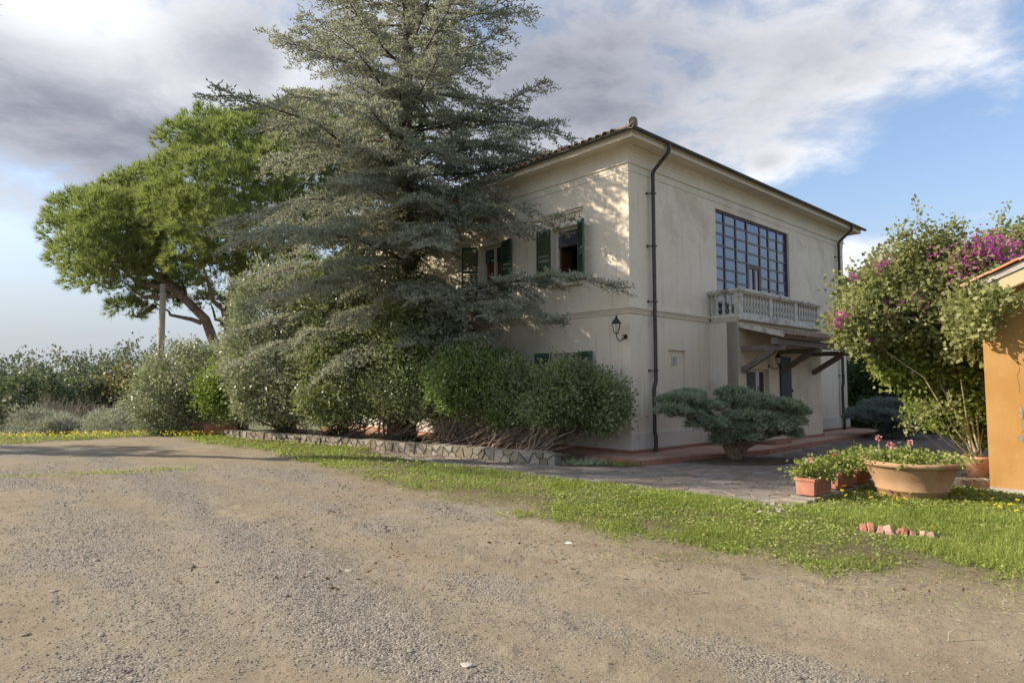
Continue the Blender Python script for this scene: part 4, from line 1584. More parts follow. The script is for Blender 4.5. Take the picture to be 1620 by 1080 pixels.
def shrub(name, label, base, lobes, n, mat, Lg=.075, W=.03, nst=14, stem_r=.03, group='hedge shrubs before the villa', spread=.12, cat='shrub', zcut=None):
    t = thing(name, label, cat, base, group=group)
    foliage('crown', t, lobes, n, mat, Lg * 1.12, W * 1.12, spread=spread, zcut=zcut)
    tips = []
    for i in range(nst):
        c, r = lobes[i % len(lobes)]
        tips.append((c[0] + random.uniform(-.75, .75) * r[0], c[1] + random.uniform(-.6, .6) * r[1], c[2] + random.uniform(-.5, .3) * r[2]))
    stems('stem', t, base, tips, M['stem'], stem_r)
    # bare criss-cross shoots below the crown
    zs = min(l[0][2] - l[1][2] for l in lobes)
    tips = []
    for i in range(nst):
        c, r = random.choice(lobes)
        tips.append((c[0] + random.uniform(-1, 1) * r[0] * .9, c[1] + random.uniform(-.7, .7) * r[1], max(zs, base[2] + .3) + random.uniform(.1, .5)))
    for k in range(len(tips)):
        c, r = random.choice(lobes)
        tips.append((c[0] + random.uniform(-.8, .8) * r[0], c[1] + random.uniform(-.6, .6) * r[1], c[2] - r[2] * random.uniform(.2, .7)))
    stems('shoot', t, base, tips, M['stem'], stem_r * .42, .26, spread=.95 if nst < 24 else .3)
    return t


def lobe(x, y, Y, rx, ry, rdepth):
    """lobe seen at photo pixel (x,y) at distance Y; radii in pixels for width/height, metres for depth"""
    p = px(x, y, Y)
    s = Y / 1015.0
    return (tuple(p), (rx * s, rdepth, ry * s))


def build_hedge():
    Z = .17
    shrub('laurel_shrub', 'large rounded pale green shrub left of the planters at the hedge end', (-10.4, 22.2, -.1),
          [lobe(292, 605, 21.6, 62, 50, 1.2), lobe(262, 630, 21.4, 42, 48, .9), lobe(330, 585, 21.8, 50, 40, 1.1), lobe(275, 665, 21.4, 45, 25, .8), lobe(312, 655, 21.3, 35, 30, .7)],
          17000, M['hedge_grey'], .085, .034, 10)
    shrub('laurel_shrub', 'small fresh lime green bush spilling just above the two planters', (-8.6, 20.9, Z),
          [lobe(350, 615, 20.3, 34, 30, .6), lobe(375, 600, 20.3, 34, 36, .6), lobe(372, 645, 20.2, 26, 22, .5), lobe(338, 630, 20.2, 20, 18, .4)], 6500, M['hedge_lime'], .085, .034, 8)
    shrub('laurel_shrub', 'tall silvery laurel shrub at the left half of the hedge under the cedar', (-6.9, 19.9, Z),
          [lobe(425, 500, 19.3, 52, 60, .9), lobe(430, 575, 18.9, 58, 62, 1.0), lobe(480, 520, 19.2, 55, 70, .9), lobe(470, 610, 18.6, 50, 42, .8), lobe(400, 625, 19.0, 30, 32, .6), lobe(410, 470, 19.5, 35, 35, .7), lobe(470, 455, 19.4, 45, 40, .8), lobe(500, 570, 18.6, 40, 70, .8), lobe(440, 640, 18.8, 40, 18, .5), lobe(395, 560, 19.4, 30, 60, .8), lobe(405, 632, 18.9, 30, 24, .5), lobe(440, 628, 18.5, 32, 26, .5), lobe(475, 632, 18.2, 32, 26, .5)],
          25000, M['hedge_grey'], .088, .034, 20, .035)
    shrub('laurel_shrub', 'tall dense laurel shrub with green lower sprays in the middle of the hedge', (-4.9, 18.4, Z),
          [lobe(545, 520, 18.0, 58, 70, .9), lobe(530, 590, 17.6, 55, 55, .9), lobe(590, 560, 17.6, 55, 65, .9), lobe(570, 610, 17.3, 50, 42, .8), lobe(505, 640, 17.5, 32, 26, .6), lobe(560, 455, 18.2, 60, 45, .8), lobe(520, 480, 18.3, 50, 50, .8), lobe(620, 520, 17.5, 45, 60, .8), lobe(550, 640, 17.3, 45, 16, .5), lobe(610, 640, 17.0, 30, 22, .5), lobe(515, 628, 17.5, 32, 26, .5), lobe(552, 634, 17.1, 32, 26, .5), lobe(588, 630, 16.9, 32, 26, .5)],
          24000, M['hedge'], .085, .034, 20, .035)
    shrub('laurel_shrub', 'leafy laurel shrub just right of the cedar trunk', (-3.3, 17.1, Z),
          [lobe(650, 570, 16.6, 55, 55, .8), lobe(640, 612, 16.3, 50, 36, .7), lobe(690, 590, 16.3, 42, 45, .7), lobe(660, 510, 16.9, 50, 50, .7), lobe(700, 545, 16.6, 45, 40, .6), lobe(665, 640, 16.1, 34, 20, .5), lobe(720, 600, 16.0, 30, 40, .5), lobe(628, 632, 16.4, 28, 22, .45), lobe(700, 625, 16.0, 30, 24, .45)],
          14000, M['hedge'], .08, .032, 14, .03)
    shrub('laurel_shrub', 'bright green shrub with many thin bare stems above the stone wall', (-1.6, 15.7, Z),
          [lobe(745, 595, 15.6, 52, 34, .7), lobe(715, 600, 15.6, 36, 32, .7), lobe(780, 604, 15.4, 42, 32, .7), lobe(800, 658, 15.1, 24, 14, .4), lobe(755, 575, 15.7, 55, 22, .6), lobe(715, 632, 15.5, 24, 14, .4), lobe(770, 630, 15.2, 36, 16, .4)],
          14000, M['hedge_mid'], .075, .03, 18, .028)
    shrub('laurel_shrub', 'narrow green shrub before the lower shuttered window', (-.5, 14.9, Z),
          [lobe(815, 612, 14.9, 38, 34, .6), lobe(845, 625, 14.8, 36, 30, .6), lobe(835, 650, 14.7, 26, 14, .4)], 7000, M['hedge'], .075, .03, 12, .028)
    shrub('laurel_shrub', 'rightmost hedge shrub, a round dark crown on spreading bare branches', (.30, 13.95, Z),
          [lobe(888, 622, 14.1, 46, 36, .75), lobe(930, 630, 14.0, 42, 38, .75), lobe(955, 645, 13.9, 28, 30, .6), lobe(868, 645, 14.0, 30, 22, .6), lobe(905, 600, 14.2, 34, 20, .6)],
          17000, M['hedge'], .07, .028, 26, .036)


build_hedge()


# ------------------------------------------------------------------ cedar
def build_cedar():
    base = np.array([-3.1, 18.0, 0.05])
    t = thing('cedar_tree', 'tall grey green cedar with wide drooping branches before the villa', 'tree', base)
    Htop = 19.0

    def axis(z):
        return np.array([base[0] + .10 * math.sin(z * .5) + .012 * z, base[1] + .08 * math.sin(z * .37 + 1), z])
    m = MB()
    zs = np.linspace(0, Htop, 26)
    m.tube([axis(z) - base + np.array([0, 0, 0]) - np.array([0, 0, 0]) for z in zs], [.33 * (1 - z / Htop) ** .8 + .02 + .12 * math.exp(-z * 2.5) for z in zs], 12)
    m.build('trunk', M['bark'], t)
    env = [(0, 2.0), (2.2, 3.0), (3.5, 5.2), (5, 6.0), (6.5, 5.9), (8, 5.2), (9.5, 4.0), (11, 3.7), (13, 3.55), (15, 3.2), (17, 2.3), (19, .5)]
    ez, er = [e[0] for e in env], [e[1] for e in env]
    limbs = []      # (start, end, sag, lift)
    ga = 2.39996
    k = 0
    for z in np.concatenate([np.arange(2.4, 9.0, .096), np.arange(9.0, 18.6, .125)]):
        z = float(z)
        a = k * ga + random.uniform(-.25, .25)
        k += 1
        r = float(np.interp(z, ez, er)) * random.uniform(.68, 1.08)
        dx, dy = math.cos(a), math.sin(a)
        # crown is wider on the open left side and kept short against the house
        side = dx * -.74 + dy * -.3
        if z < 7.5:
            r *= .96
            tov = np.array([dx, dy, 0]) @ R2
            if tov > 0:
                r *= 1 - .50 * tov
            al = np.array([dx, dy, 0]) @ (-L2)
            if al > .35:
                r *= .62
        if 3.0 < z < 7.4 and dx > 0:
            r = min(r, 1.5 / max(dx, .3))
        lift = .30 if z > 11 else (.16 if z > 7.5 else (.02 if z > 4.5 else -.10))
        s = axis(z)
        e = s + np.array([dx * r, dy * r, lift * r + random.uniform(-.75, .65)])
        if z < 4 and e[2] < 2.2:
            e[2] = 2.2 + random.uniform(0, .6)
        e[2] -= .16 * r if z < 10 else .05 * r
        limbs.append((s, e, .02 if z > 10 else -.07))
    # the branches that reach across the villa facade
    for s_, e_, sag in ((3.0, (2.25, 13.75, 3.72), -.12), (3.2, (1.15, 14.2, 3.05), -.06), (3.1, (.35, 14.6, 3.5), -.05), (2.9, (-.7, 15.3, 2.75), -.03),
                        (6.6, (1.25, 14.75, 5.55), .06), (6.9, (.35, 15.4, 6.05), .05), (6.8, (-.5, 16.0, 6.2), .05), (7.4, (-.3, 16.0, 6.5), .05),
                        (8.2, (1.3, 17.2, 8.9), .05), (7.6, (1.6, 17.4, 8.15), .05), (8.8, (.9, 17.0, 9.9), .05), (7.9, (.9, 16.4, 7.7), .05), (7.2, (.6, 16.2, 7.2), .06)):
        limbs.append((axis(s_), np.array(e_), sag))
    for q in range(22):
        a = rad(random.uniform(-145, -64))
        z = 3.4 + q * .30
        r = random.uniform(2.2, 4.2)
        s = axis(z)
        limbs.append((s, s + np.array([math.cos(a) * r * .75, math.sin(a) * r, -random.uniform(.05, .75)]), -.08))
    wood = MB()
    twigV = []
    P_all, D_all = [], []
    for s, e, sag in limbs:
        Lb = float(np.linalg.norm(e - s))
        nseg = 8
        f = np.linspace(0, 1, nseg + 1)[:, None]
        pts = s + (e - s) * f
        pts[:, 2] += (-sag * Lb * 4 * f * (1 - f))[:, 0] * (1 if sag > 0 else 1)
        pts[1:-1] += rng.normal(size=(nseg - 1, 3)) * .035 * Lb / 4
        wood.tube([p - base for p in pts], [max(.008, (.014 + .008 * Lb) * (1 - .88 * q)) for q in f[:, 0]], 5, caps=False)
        ax = norm(e - s)
        hor = norm(np.cross(ax, [0, 0, 1]))
        nsec = int(Lb * 7.5)
        for j in range(nsec):
            u = .16 + .84 * (j + random.random()) / nsec
            p0 = np.array([np.interp(u, f[:, 0], pts[:, c]) for c in range(3)])
            sg = 1 if j % 2 else -1
            ang = random.uniform(.6, 1.05)
            ls = (.42 + .42 * (1 - u) + .28 * math.sin(u * math.pi)) * random.uniform(.5, 1.2) * min(1.0, Lb / 3.2)
            d1 = norm(ax * math.cos(ang) + hor * sg * math.sin(ang) + np.array([0, 0, random.uniform(-.40, .22)]))
            droop = -random.uniform(.1, .42) * ls
            ns = max(3, int(ls / .042))
            g = (np.arange(ns) + rng.random(ns)) / ns
            q = p0 + d1 * (g * ls)[:, None]
            q[:, 2] += droop * g * g
            P_all.append(q)
            D_all.append(np.repeat(d1[None], ns, 0))
            tip = p0 + d1 * ls + np.array([0, 0, droop])
            twigV.append((p0, tip))
            nt = int(ls / .085)
            h2 = norm(np.cross(d1, [0, 0, 1]))
            for w in range(nt):
                uu = .15 + .85 * (w + random.random()) / max(nt, 1)
                p1 = p0 + d1 * ls * uu
                p1[2] += droop * uu * uu
                sg2 = 1 if w % 2 else -1
                a2 = random.uniform(.6, 1.0)
                l2 = random.uniform(.12, .36) * (1.15 - .55 * uu)
                d2 = norm(d1 * math.cos(a2) + h2 * sg2 * math.sin(a2) + np.array([0, 0, random.uniform(-.35, .25)]))
                n2 = max(2, int(l2 / .046))
                g2 = (np.arange(n2) + rng.random(n2)) / n2
                P_all.append(p1 + d2 * (g2 * l2)[:, None])
                D_all.append(np.repeat(d2[None], n2, 0))
    Pn = np.concatenate(P_all)
    Dn = np.concatenate(D_all)
    ok = outside_villa(Pn, .10)
    Pn, Dn = Pn[ok], Dn[ok]
    n = len(Pn)
    parts = []
    for rep in range(2):
        D = Dn * .70 + np.array([0, 0, .40]) + rng.normal(size=(n, 3)) * .50
        V, F, r = leaves(Pn - base, D, rng.uniform(.07, .125, n), rng.uniform(.024, .038, n), 0.1)
        parts.append((V, F, r))
    V, F, r = join(parts)
    link('crown', npmesh('crown', V, F, M['cedar'], r), t)
    # twigs as thin three sided sticks
    A = np.array([a for a, b in twigV])
    B = np.array([b for a, b in twigV])
    ok = outside_villa(B, .1)
    A, B = A[ok], B[ok]
    dd = norm(B - A)
    s1 = norm(np.cross(dd, rand_dirs(len(A))))
    s2 = np.cross(dd, s1)
    tv = []
    for a_ in (0, 2.094, 4.189):
        o_ = s1 * math.cos(a_) + s2 * math.sin(a_)
        tv.append((A + o_ * .008, B + o_ * .003))
    V = np.stack([tv[0][0], tv[1][0], tv[2][0], tv[0][1], tv[1][1], tv[2][1]], 1).reshape(-1, 3) - base
    i0 = np.arange(len(A))[:, None] * 6
    F = np.concatenate([i0 + np.array([[0, 1, 4, 3]]), i0 + np.array([[1, 2, 5, 4]]), i0 + np.array([[2, 0, 3, 5]])])
    link('twigs', npmesh('twigs', V, F, M['bark']), t)
    wood.build('limbs', M['bark'], t)
    # ivy climbing the trunk
    iv = thing('ivy', 'bright green ivy climbing the cedar trunk', 'ivy', base)
    n = 6500
    z = 1.2 + 9.0 * rng.random(n) ** .8
    a = rng.random(n) * 2 * math.pi
    rr = .30 + .30 * rng.random(n) * (1.2 - z / 14) + .18 * np.sin(z * 2.2 + a)
    ctr = np.array([axis(float(q)) for q in z])
    out = np.stack([np.cos(a), np.sin(a), np.zeros(n)], 1)
    P = ctr + out * rr[:, None]
    V, F, r = leaves(P - base, out * .5 + np.array([0, 0, -.5]) + rng.normal(size=(n, 3)) * .4, rng.uniform(.06, .11, n), rng.uniform(.05, .08, n), .12, face=out)
    link('foliage', npmesh('foliage', V, F, M['ivy'], r), iv)
    vm = MB()
    for q in range(5):
        vm.tube([axis(zz) - base + np.array([.34 * math.cos(q * 1.3 + zz * .3), .34 * math.sin(q * 1.3 + zz * .3), 0]) * (1 - zz / 22) for zz in np.linspace(0, 9.5, 14)], .014, 4)
    vm.build('vine_stem', M['stem'], iv)
    return n


build_cedar()


# ------------------------------------------------------------------ umbrella pines
def build_pine(label, base, trunk_pts, lobes, n, seed_limbs):
    base = np.array(base, float)
    t = thing('umbrella_pine', label, 'tree', base, group='umbrella pines beyond the hedge')
    m = MB()
    m.tube([np.array(p) - base for p in trunk_pts], np.linspace(.27, .13, len(trunk_pts)), 10)
    m.build('trunk', M['pinebark'], t)
    lm = MB()
    for st, c in seed_limbs:
        a, b = Vector(st), Vector(c)
        pts = [a.lerp(b, f) + Vector((random.uniform(-.15, .15), random.uniform(-.15, .15), -.35 * math.sin(f * math.pi) + random.uniform(-.1, .1))) for f in np.linspace(0, 1, 7)]
        lm.tube([p - Vector(base) for p in pts], np.linspace(.13, .03, 7), 6, caps=False)
    lm.build('limbs', M['pinebark'], t)
    # tufts of long needles over the upper and outer side of every clump
    C = np.array([l[0] for l in lobes])
    Rr = np.array([l[1] for l in lobes])
    wt = Rr[:, 0] ** 2
    li = rng.choice(len(lobes), n, p=wt / wt.sum())
    d = rand_dirs(n)
    d[:, 2] = np.where(d[:, 2] < -.6, -d[:, 2] * .6, d[:, 2])
    d = norm(d)
    # break each clump into small domes
    hd = rand_dirs(70)
    dome = np.max(d @ hd.T, 1)
    rad_ = 1.12 * (1 - .26 * rng.random(n) ** 1.7) * (.88 + .15 * sstep(dome, .86, 1.0)) * (1 + .06 * rng.normal(size=n))
    P = C[li] + d * Rr[li] * rad_[:, None]
    out = norm(d / Rr[li] + np.array([0, 0, .5]))
    parts_V, parts_F, rs, o = [], [], [], 0
    cr = rng.random(n)
    P = P[::2]
    out = out[::2]
    n = len(P)
    cr = cr[::2]
    for k in range(16):
        D = out * .9 + rng.normal(size=(n, 3)) * .42
        V, F = spikes(P - base, D, rng.uniform(.22, .40, n), rng.uniform(.020, .034, n))
        parts_V.append(V)
        parts_F.append(F + o)
        rs.append(np.clip(.75 * cr + .25 * rng.random(n), 0, 1))
        o += len(V)
    link('crown', npmesh('crown', np.concatenate(parts_V), np.concatenate(parts_F), M['pine'], np.concatenate(rs)), t)


def L_(x, y, r, dz, sq=.82):
    Y = 28 + dz
    p = px(x, y, Y)
    s = Y / 1015.0
    return (tuple(p), (r * s, r * s, r * s * sq))


lobesA = [L_(112, 372, 38, 0), L_(130, 345, 44, 1), L_(150, 405, 48, -1), L_(180, 350, 52, -.5), L_(175, 440, 44, -.5), L_(215, 425, 52, 0), L_(225, 350, 55, .5), L_(200, 490, 26, .5, .6), L_(250, 470, 34, 1.5, .6),
          L_(225, 305, 42, 1.5), L_(270, 390, 50, 2), L_(150, 330, 34, 2), L_(110, 410, 30, 1.5), L_(295, 455, 34, 2.5, .6), L_(170, 385, 50, 3), L_(240, 300, 40, 3), L_(255, 340, 52, 1.5), L_(200, 390, 55, 0), L_(260, 430, 40, .5, .6), L_(190, 315, 36, 1), L_(140, 440, 34, .5, .7)]
lobesB = [L_(300, 232, 44, 0), L_(335, 215, 48, 1), L_(300, 285, 52, -1.2), L_(275, 330, 46, -1.5), L_(345, 290, 56, -2.0), L_(385, 235, 56, 0), L_(325, 345, 55, -2.5), L_(395, 310, 60, -2), L_(370, 375, 55, -2.5), L_(435, 215, 52, .5),
          L_(450, 275, 60, -1), L_(490, 225, 55, 1), L_(440, 345, 55, -1.5), L_(535, 235, 55, 1.5), L_(505, 300, 60, 0), L_(310, 410, 40, -2), L_(360, 440, 40, -1), L_(420, 420, 44, -.5), L_(575, 265, 55, 2), L_(350, 250, 50, 3), L_(420, 270, 50, 3), L_(400, 470, 30, 1, .6), L_(330, 480, 24, 1, .6), L_(290, 370, 50, -1), L_(600, 300, 60, 2), L_(560, 330, 60, 1), L_(500, 380, 55, 1), L_(460, 430, 45, 1, .7), L_(345, 400, 45, 0), L_(310, 260, 40, .5), L_(365, 215, 42, 1), L_(480, 200, 45, 1.5)]
zb = float(terrain_z(np.array(-12.9), np.array(28.5)))
fk = px(318, 490, 28)
build_pine('leaning umbrella pine with the lower crown farthest left', (-12.9, 28.0, zb - .2),
           [(-12.9, 28.0, zb - .2), (-13.0, 28, 1.5), tuple(px(340, 545, 28)), tuple(px(325, 505, 28)), tuple(px(290, 470, 28)), tuple(px(240, 430, 28)), tuple(px(205, 400, 28.3))],
           lobesA, 15000,
           [(px(325, 505, 28), px(250, 480, 29.3)), (px(290, 470, 28), px(180, 440, 27.8)), (px(270, 455, 28), px(150, 400, 27.4)), (px(240, 430, 28), px(225, 350, 28.3)), (px(240, 430, 28), px(130, 360, 28.5)), (px(290, 470, 28), px(290, 440, 30)), (px(240, 480, 29), px(205, 492, 28.5)), (px(260, 440, 28), px(265, 380, 29.8))])
build_pine('taller umbrella pine rising behind the cedar with a bright green crown', (-11.9, 28.6, zb - .2),
           [(-11.9, 28.6, zb - .2), (-12.0, 28.6, 2), tuple(px(362, 540, 28.6)), tuple(px(362, 490, 28.6)), tuple(px(375, 430, 28.4)), tuple(px(390, 360, 28.2))],
           lobesB, 24500,
           [(px(362, 500, 28.6), px(310, 400, 26.6)), (px(370, 450, 28.5), px(330, 350, 26)), (px(375, 430, 28.4), px(440, 340, 27)), (px(380, 400, 28.4), px(350, 290, 26.5)), (px(390, 360, 28.2), px(400, 300, 26.5)), (px(390, 360, 28.2), px(500, 270, 28.5)), (px(385, 380, 28), px(300, 260, 28)), (px(364, 480, 28.6), px(410, 440, 28)), (px(362, 510, 28.6), px(335, 485, 29))])


# unseen pine added left of the road; crown shaped to shade the driveway
lobesC = [((-17.6 + dx, 14.3 + dy, h), (r, r, r * .7)) for dx, dy, h, r in ((-1.6, .8, 12.4, 1.8), (-1.4, -.8, 12.2, 1.6), (.4, .2, 12.6, 1.9), (1.8, -.7, 12.0, 1.6), (2.2, .9, 11.9, 1.6), (3.3, -.1, 11.3, 1.3), (0, .1, 11.2, 1.7), (-2.4, .1, 11.4, 1.4))]
build_pine('unseen umbrella pine added left of the gravel road for its shadow', (-20.5, 16.6, -.1), [(-20.5, 16.6, -.2), (-20.2, 16.4, 3), (-19.4, 15.7, 6), (-18.4, 14.9, 8.5), (-17.6, 14.3, 11)],
           lobesC + [((-22.3, 16.7, 5.0), (1.1, 1.0, .6)), ((-21.2, 17.0, 5.6), (1.1, .9, .6)), ((-20.6, 16.3, 6.1), (.8, .7, .5))], 6500, [((-18.8, 15.2, 7.6), l[0]) for l in lobesC])  # low clumps added to drop a dark band across the road


# ------------------------------------------------------------------ utility pole
def build_pole():
    b = np.array([-14.8, 27.0, float(terrain_z(np.array(-14.8), np.array(27.0))) - .2])
    o = thing('utility_pole', 'tapered concrete pole standing behind the pale green shrub', 'pole', b)
    m = MB()
    H = 5.9 - b[2]
    m.lathe([(.155, 0), (.135, H * .6), (.115, H), (.0, H + .01)], 12)
    m.build('shaft', M['pole'], o)
    c = MB()
    c.box(-.18, .18, -.04, .04, H - .35, H - .28)
    c.box(-.03, .03, -.13, -.11, H * .62, H * .62 + .12)
    c.build('crossarm', M['iron'], o)


build_pole()


# ------------------------------------------------------------------ distant trees, silver shrubs, trees behind the villa
def far_tree(label, x, y, H, W, mat, n, leaf=.17, group='trees on the slope to the left', name='oak_tree', low=.25, nl=9):
    z0 = float(terrain_z(np.array(float(x)), np.array(float(y))))
    t = thing(name, label, 'tree', (x, y, z0 - .1), group=group)
    lobes = []
    for i in range(nl):
        a = random.uniform(0, 2 * math.pi)
        q = random.random()
        zz = z0 + H * (low + (1 - low) * (.18 + .66 * q))
        rr = W * .5 * (1 - .55 * q) * random.uniform(.45, .9)
        s = W * random.uniform(.20, .30)
        lobes.append(((x + rr * math.cos(a), y + rr * math.sin(a), zz), (s, s, s * random.uniform(.7, .95))))
    lobes.append(((x, y, z0 + H * .80), (W * .26, W * .26, H * .19)))
    lobes.append(((x, y, z0 + H * .45), (W * .36, W * .36, H * .25)))
    foliage('crown', t, lobes, n, mat, leaf, leaf * .62, per=16, shell=.45, spread=W * .035, up=.2, clean=False)
    m = MB()
    pts = [(0, 0, 0), (.1, .05, H * .25), (-.05, .1, H * .5), (.05, 0, H * .75)]
    m.tube(pts, [W * .035, W * .028, W * .02, W * .008], 7)
    for i in range(6):
        c = lobes[i][0]
        m.tube([(0, 0, H * .25), ((c[0] - x) * .5, (c[1] - y) * .5, (c[2] - z0) * .6), (c[0] - x, c[1] - y, c[2] - z0)], [W * .018, W * .012, W * .005], 5, caps=False)
    m.build('trunk', M['bark'], t)
    return t


def top_of(pxx, pyy, Y):
    p = px(pxx, pyy, Y)
    return p[0], Y, p[2] - float(terrain_z(np.array(p[0]), np.array(float(Y))))


far = [(-45, 575, 44, 6.5, 'oak', 'grey green oak at the very left edge of the slope'), (25, 577, 46, 7, 'oak', 'broad dark oak second from the left edge'),
       (75, 566, 50, 6.5, 'oak', 'dark oak with the tallest top among the left group'), (120, 582, 48, 5.5, 'oak', 'lower dark oak above the bare grey thicket'),
       (165, 566, 52, 6.5, 'darktree2', 'deep green oak just left of the browning one'), (205, 556, 50, 5.5, 'oak', 'tall oak whose top stands left of the concrete pole'),
       (240, 558, 54, 6, 'darktree2', 'oak crown peeping just above the round hedge shrub'), (195, 592, 41, 4.4, 'oak_brown', 'browning oak with yellowish autumn leaves'),
       (50, 600, 37, 5.0, 'darktree2', 'low shadowy oak above the leftmost silver bush'), (140, 605, 40, 4.5, 'oak', 'low oak right above the middle silver bushes'), (5, 590, 62, 9, 'oak', 'far oak glimpsed between the two leftmost oaks'), (290, 575, 60, 9, 'oak', 'far oak mostly hidden behind the round hedge shrub')]
M['darktree2'] = leaf_material('deep_oak_leaves', (0.078, 0.095, 0.056), (0.120, 0.140, 0.084), (0.18, 0.20, 0.125), 0.32, 0.5, (0.15, 0.20, 0.06), 0.25)
for a, b, Y, W, mt, lab in far:
    x, y, H = top_of(a, b - 4, Y)
    far_tree(lab, x, y, H * 1.04, W, M[mt], 5600, leaf=.20, low=.02, nl=13)
for i, (a, b, Y, W, lab) in enumerate([(52, 650, 26.5, 1.9, 'leftmost silver grey bush below the dark oaks'), (97, 658, 26, 1.7, 'middle silver grey bush with loose upright sprays'), (122, 668, 26, 1.0, 'smallest silver grey bush between two larger ones'), (190, 644, 25.5, 2.3, 'broadest silver grey bush touching the hedge end')]):
    p = px(a, b, Y)
    z0 = float(terrain_z(np.array(p[0]), np.array(Y)))
    H = p[2] - z0
    t = thing('silver_bush', lab, 'shrub', (p[0], Y, z0), group='silver bushes past the crest')
    lb = [((p[0] + random.uniform(-.32, .32) * W, Y + random.uniform(-.3, .3) * W, z0 + H * random.uniform(.45, .78)), (W * .26, W * .26, H * .22)) for k in range(5)]
    lb.append(((p[0], Y, z0 + H * .4), (W * .48, W * .45, H * .45)))
    foliage('crown', t, lb, 5500, M['olive'], .11, .026, spread=.10, up=.6, clean=False)
    stems('stem', t, (p[0], Y, z0), [l[0] for l in lb], M['twig'], .03)


def bare_thicket(label, a, b, Y, H):
    p = px(a, b, Y)
    z0 = float(terrain_z(np.array(p[0]), np.array(Y)))
    t = thing('bare_shrub', label, 'shrub', (p[0], Y, z0), group='bare grey shrubs')
    m = MB()
    top = p[2] - z0
    def br(a_, d, l, r, dep):
        e = a_ + d * l
        mid_ = a_.lerp(e, .5) + Vector((random.uniform(-.1, .1), random.uniform(-.1, .1), random.uniform(-.05, .1))) * l
        m.tube([a_, mid_, e], [r, r * .8, r * .55], 4, caps=False)
        if dep:
            for k in range(3):
                nd = (d + Vector((random.uniform(-.8, .8), random.uniform(-.8, .8), random.uniform(-.1, .6)))).normalized()
                br(a_.lerp(e, random.uniform(.5, 1)), nd, l * .68, r * .55, dep - 1)
    for k in range(6):
        br(Vector((random.uniform(-.3, .3), random.uniform(-.3, .3), 0)), Vector((random.uniform(-.6, .6), random.uniform(-.5, .5), 1)).normalized(), top * .48, .05, 4)
    m.build('branches', M['twig'], t)


bare_thicket('bare grey shrub with forked leafless branches', 128, 628, 31, 3)
bare_thicket('thin leafless grey shrub with one pale stem', 88, 628, 32, 3)

for a, b, Y, W, mat, lab in [(1375, 545, 27, 4.6, 'darktree', 'dark evergreen just right of the villa behind the canopy'), (1430, 560, 25, 4.0, 'darktree', 'dark evergreen behind the spreading grey juniper'), (1345, 590, 29, 4.0, 'darktree', 'low dark evergreen touching the far villa corner'),
                             (1490, 560, 24, 4.5, 'darktree', 'dark evergreen hidden behind the flowering vine'), (1540, 600, 22, 3.5, 'darktree', 'dark evergreen glimpsed past the potted vine stems'), (1400, 620, 24, 3.4, 'darktree', 'low dark bush under the evergreens past the terrace')]:
    x, y, H = top_of(a, b, Y)
    far_tree(lab, x, y, max(H, 2.2), W, M[mat], 6500, leaf=.13, group='evergreens behind the villa', name='evergreen_tree', low=.0, nl=12)
x, y, H = top_of(1612, 352, 15.5)
far_tree('pale green leafy tree rising over the ochre roof', x, y, H, 3.2, M['boug_lime'], 5500, leaf=.10, group=None, name='leafy_tree', low=.35)


# ------------------------------------------------------------------ junipers
def juniper(label, base, pads, n, mat, group='spreading junipers'):
    base = np.array(base, float)
    t = thing('juniper', label, 'shrub', base, group=group)
    C = np.array([p[0] for p in pads])
    Rr = np.array([p[1] for p in pads])
    wt = Rr[:, 0] * Rr[:, 1]
    li = rng.choice(len(pads), n, p=wt / wt.sum())
    d = rand_dirs(n)
    d[:, 2] = np.where(d[:, 2] < -.2, -d[:, 2] * .7, d[:, 2])
    d = norm(d)
    ridge = .72 + .36 * np.abs(np.sin(np.arctan2(d[:, 1], d[:, 0]) * 4.5 + li * 1.7 + d[:, 2] * 2)) ** 1.5
    P = C[li] + d * Rr[li] * ((1 - .35 * rng.random(n) ** 1.5) * ridge)[:, None]
    out = norm(d * np.array([1, 1, .30]) + np.array([0, 0, .20]))
    parts = []
    cr = rng.random(n)
    for k in range(4):
        D = out + rng.normal(size=(n, 3)) * .45
        V, F, r = leaves(P - base + rng.normal(size=(n, 3)) * .02, D, rng.uniform(.06, .15, n), rng.uniform(.014, .024, n), .1)
        parts.append((V, F, np.clip(.5 * r + .5 * cr, 0, 1)))
    V, F, r = join(parts)
    link('crown', npmesh('crown', V, F, mat, r), t)
    m = MB()
    for p in pads:
        c = Vector(p[0]) - Vector(base)
        m.tube([(0, 0, -.05), Vector((c.x * .25, c.y * .25, c.z * .5)), Vector((c.x * .65, c.y * .65, c.z * .85)), c], [.085, .065, .045, .02], 7, caps=False)
    m.build('trunk', M['stem'], t)


juniper('spreading blue green juniper with two tiers before the villa corner', (4.78, 13.9, .03),
        [lobe(1078, 634, 13.7, 34, 9, .45), lobe(1105, 645, 13.9, 38, 11, .5), lobe(1064, 650, 13.3, 24, 7, .35), lobe(1085, 655, 13.6, 26, 8, .4), lobe(1120, 672, 13.5, 30, 12, .4), lobe(1150, 678, 13.6, 30, 9, .4), lobe(1180, 634, 14.1, 40, 9, .5),
         lobe(1215, 642, 13.9, 46, 10, .55), lobe(1248, 652, 13.9, 26, 10, .45), lobe(1190, 660, 13.6, 44, 8, .5), lobe(1240, 668, 13.7, 30, 10, .4), lobe(1205, 676, 13.5, 46, 11, .5), lobe(1143, 697, 13.6, 16, 9, .28), lobe(1238, 686, 13.7, 26, 9, .4), lobe(1160, 622, 14.3, 26, 6, .35), lobe(1175, 690, 13.5, 30, 10, .4), lobe(1088, 626, 14.2, 24, 6, .35)],
        21000, M['juniper'])
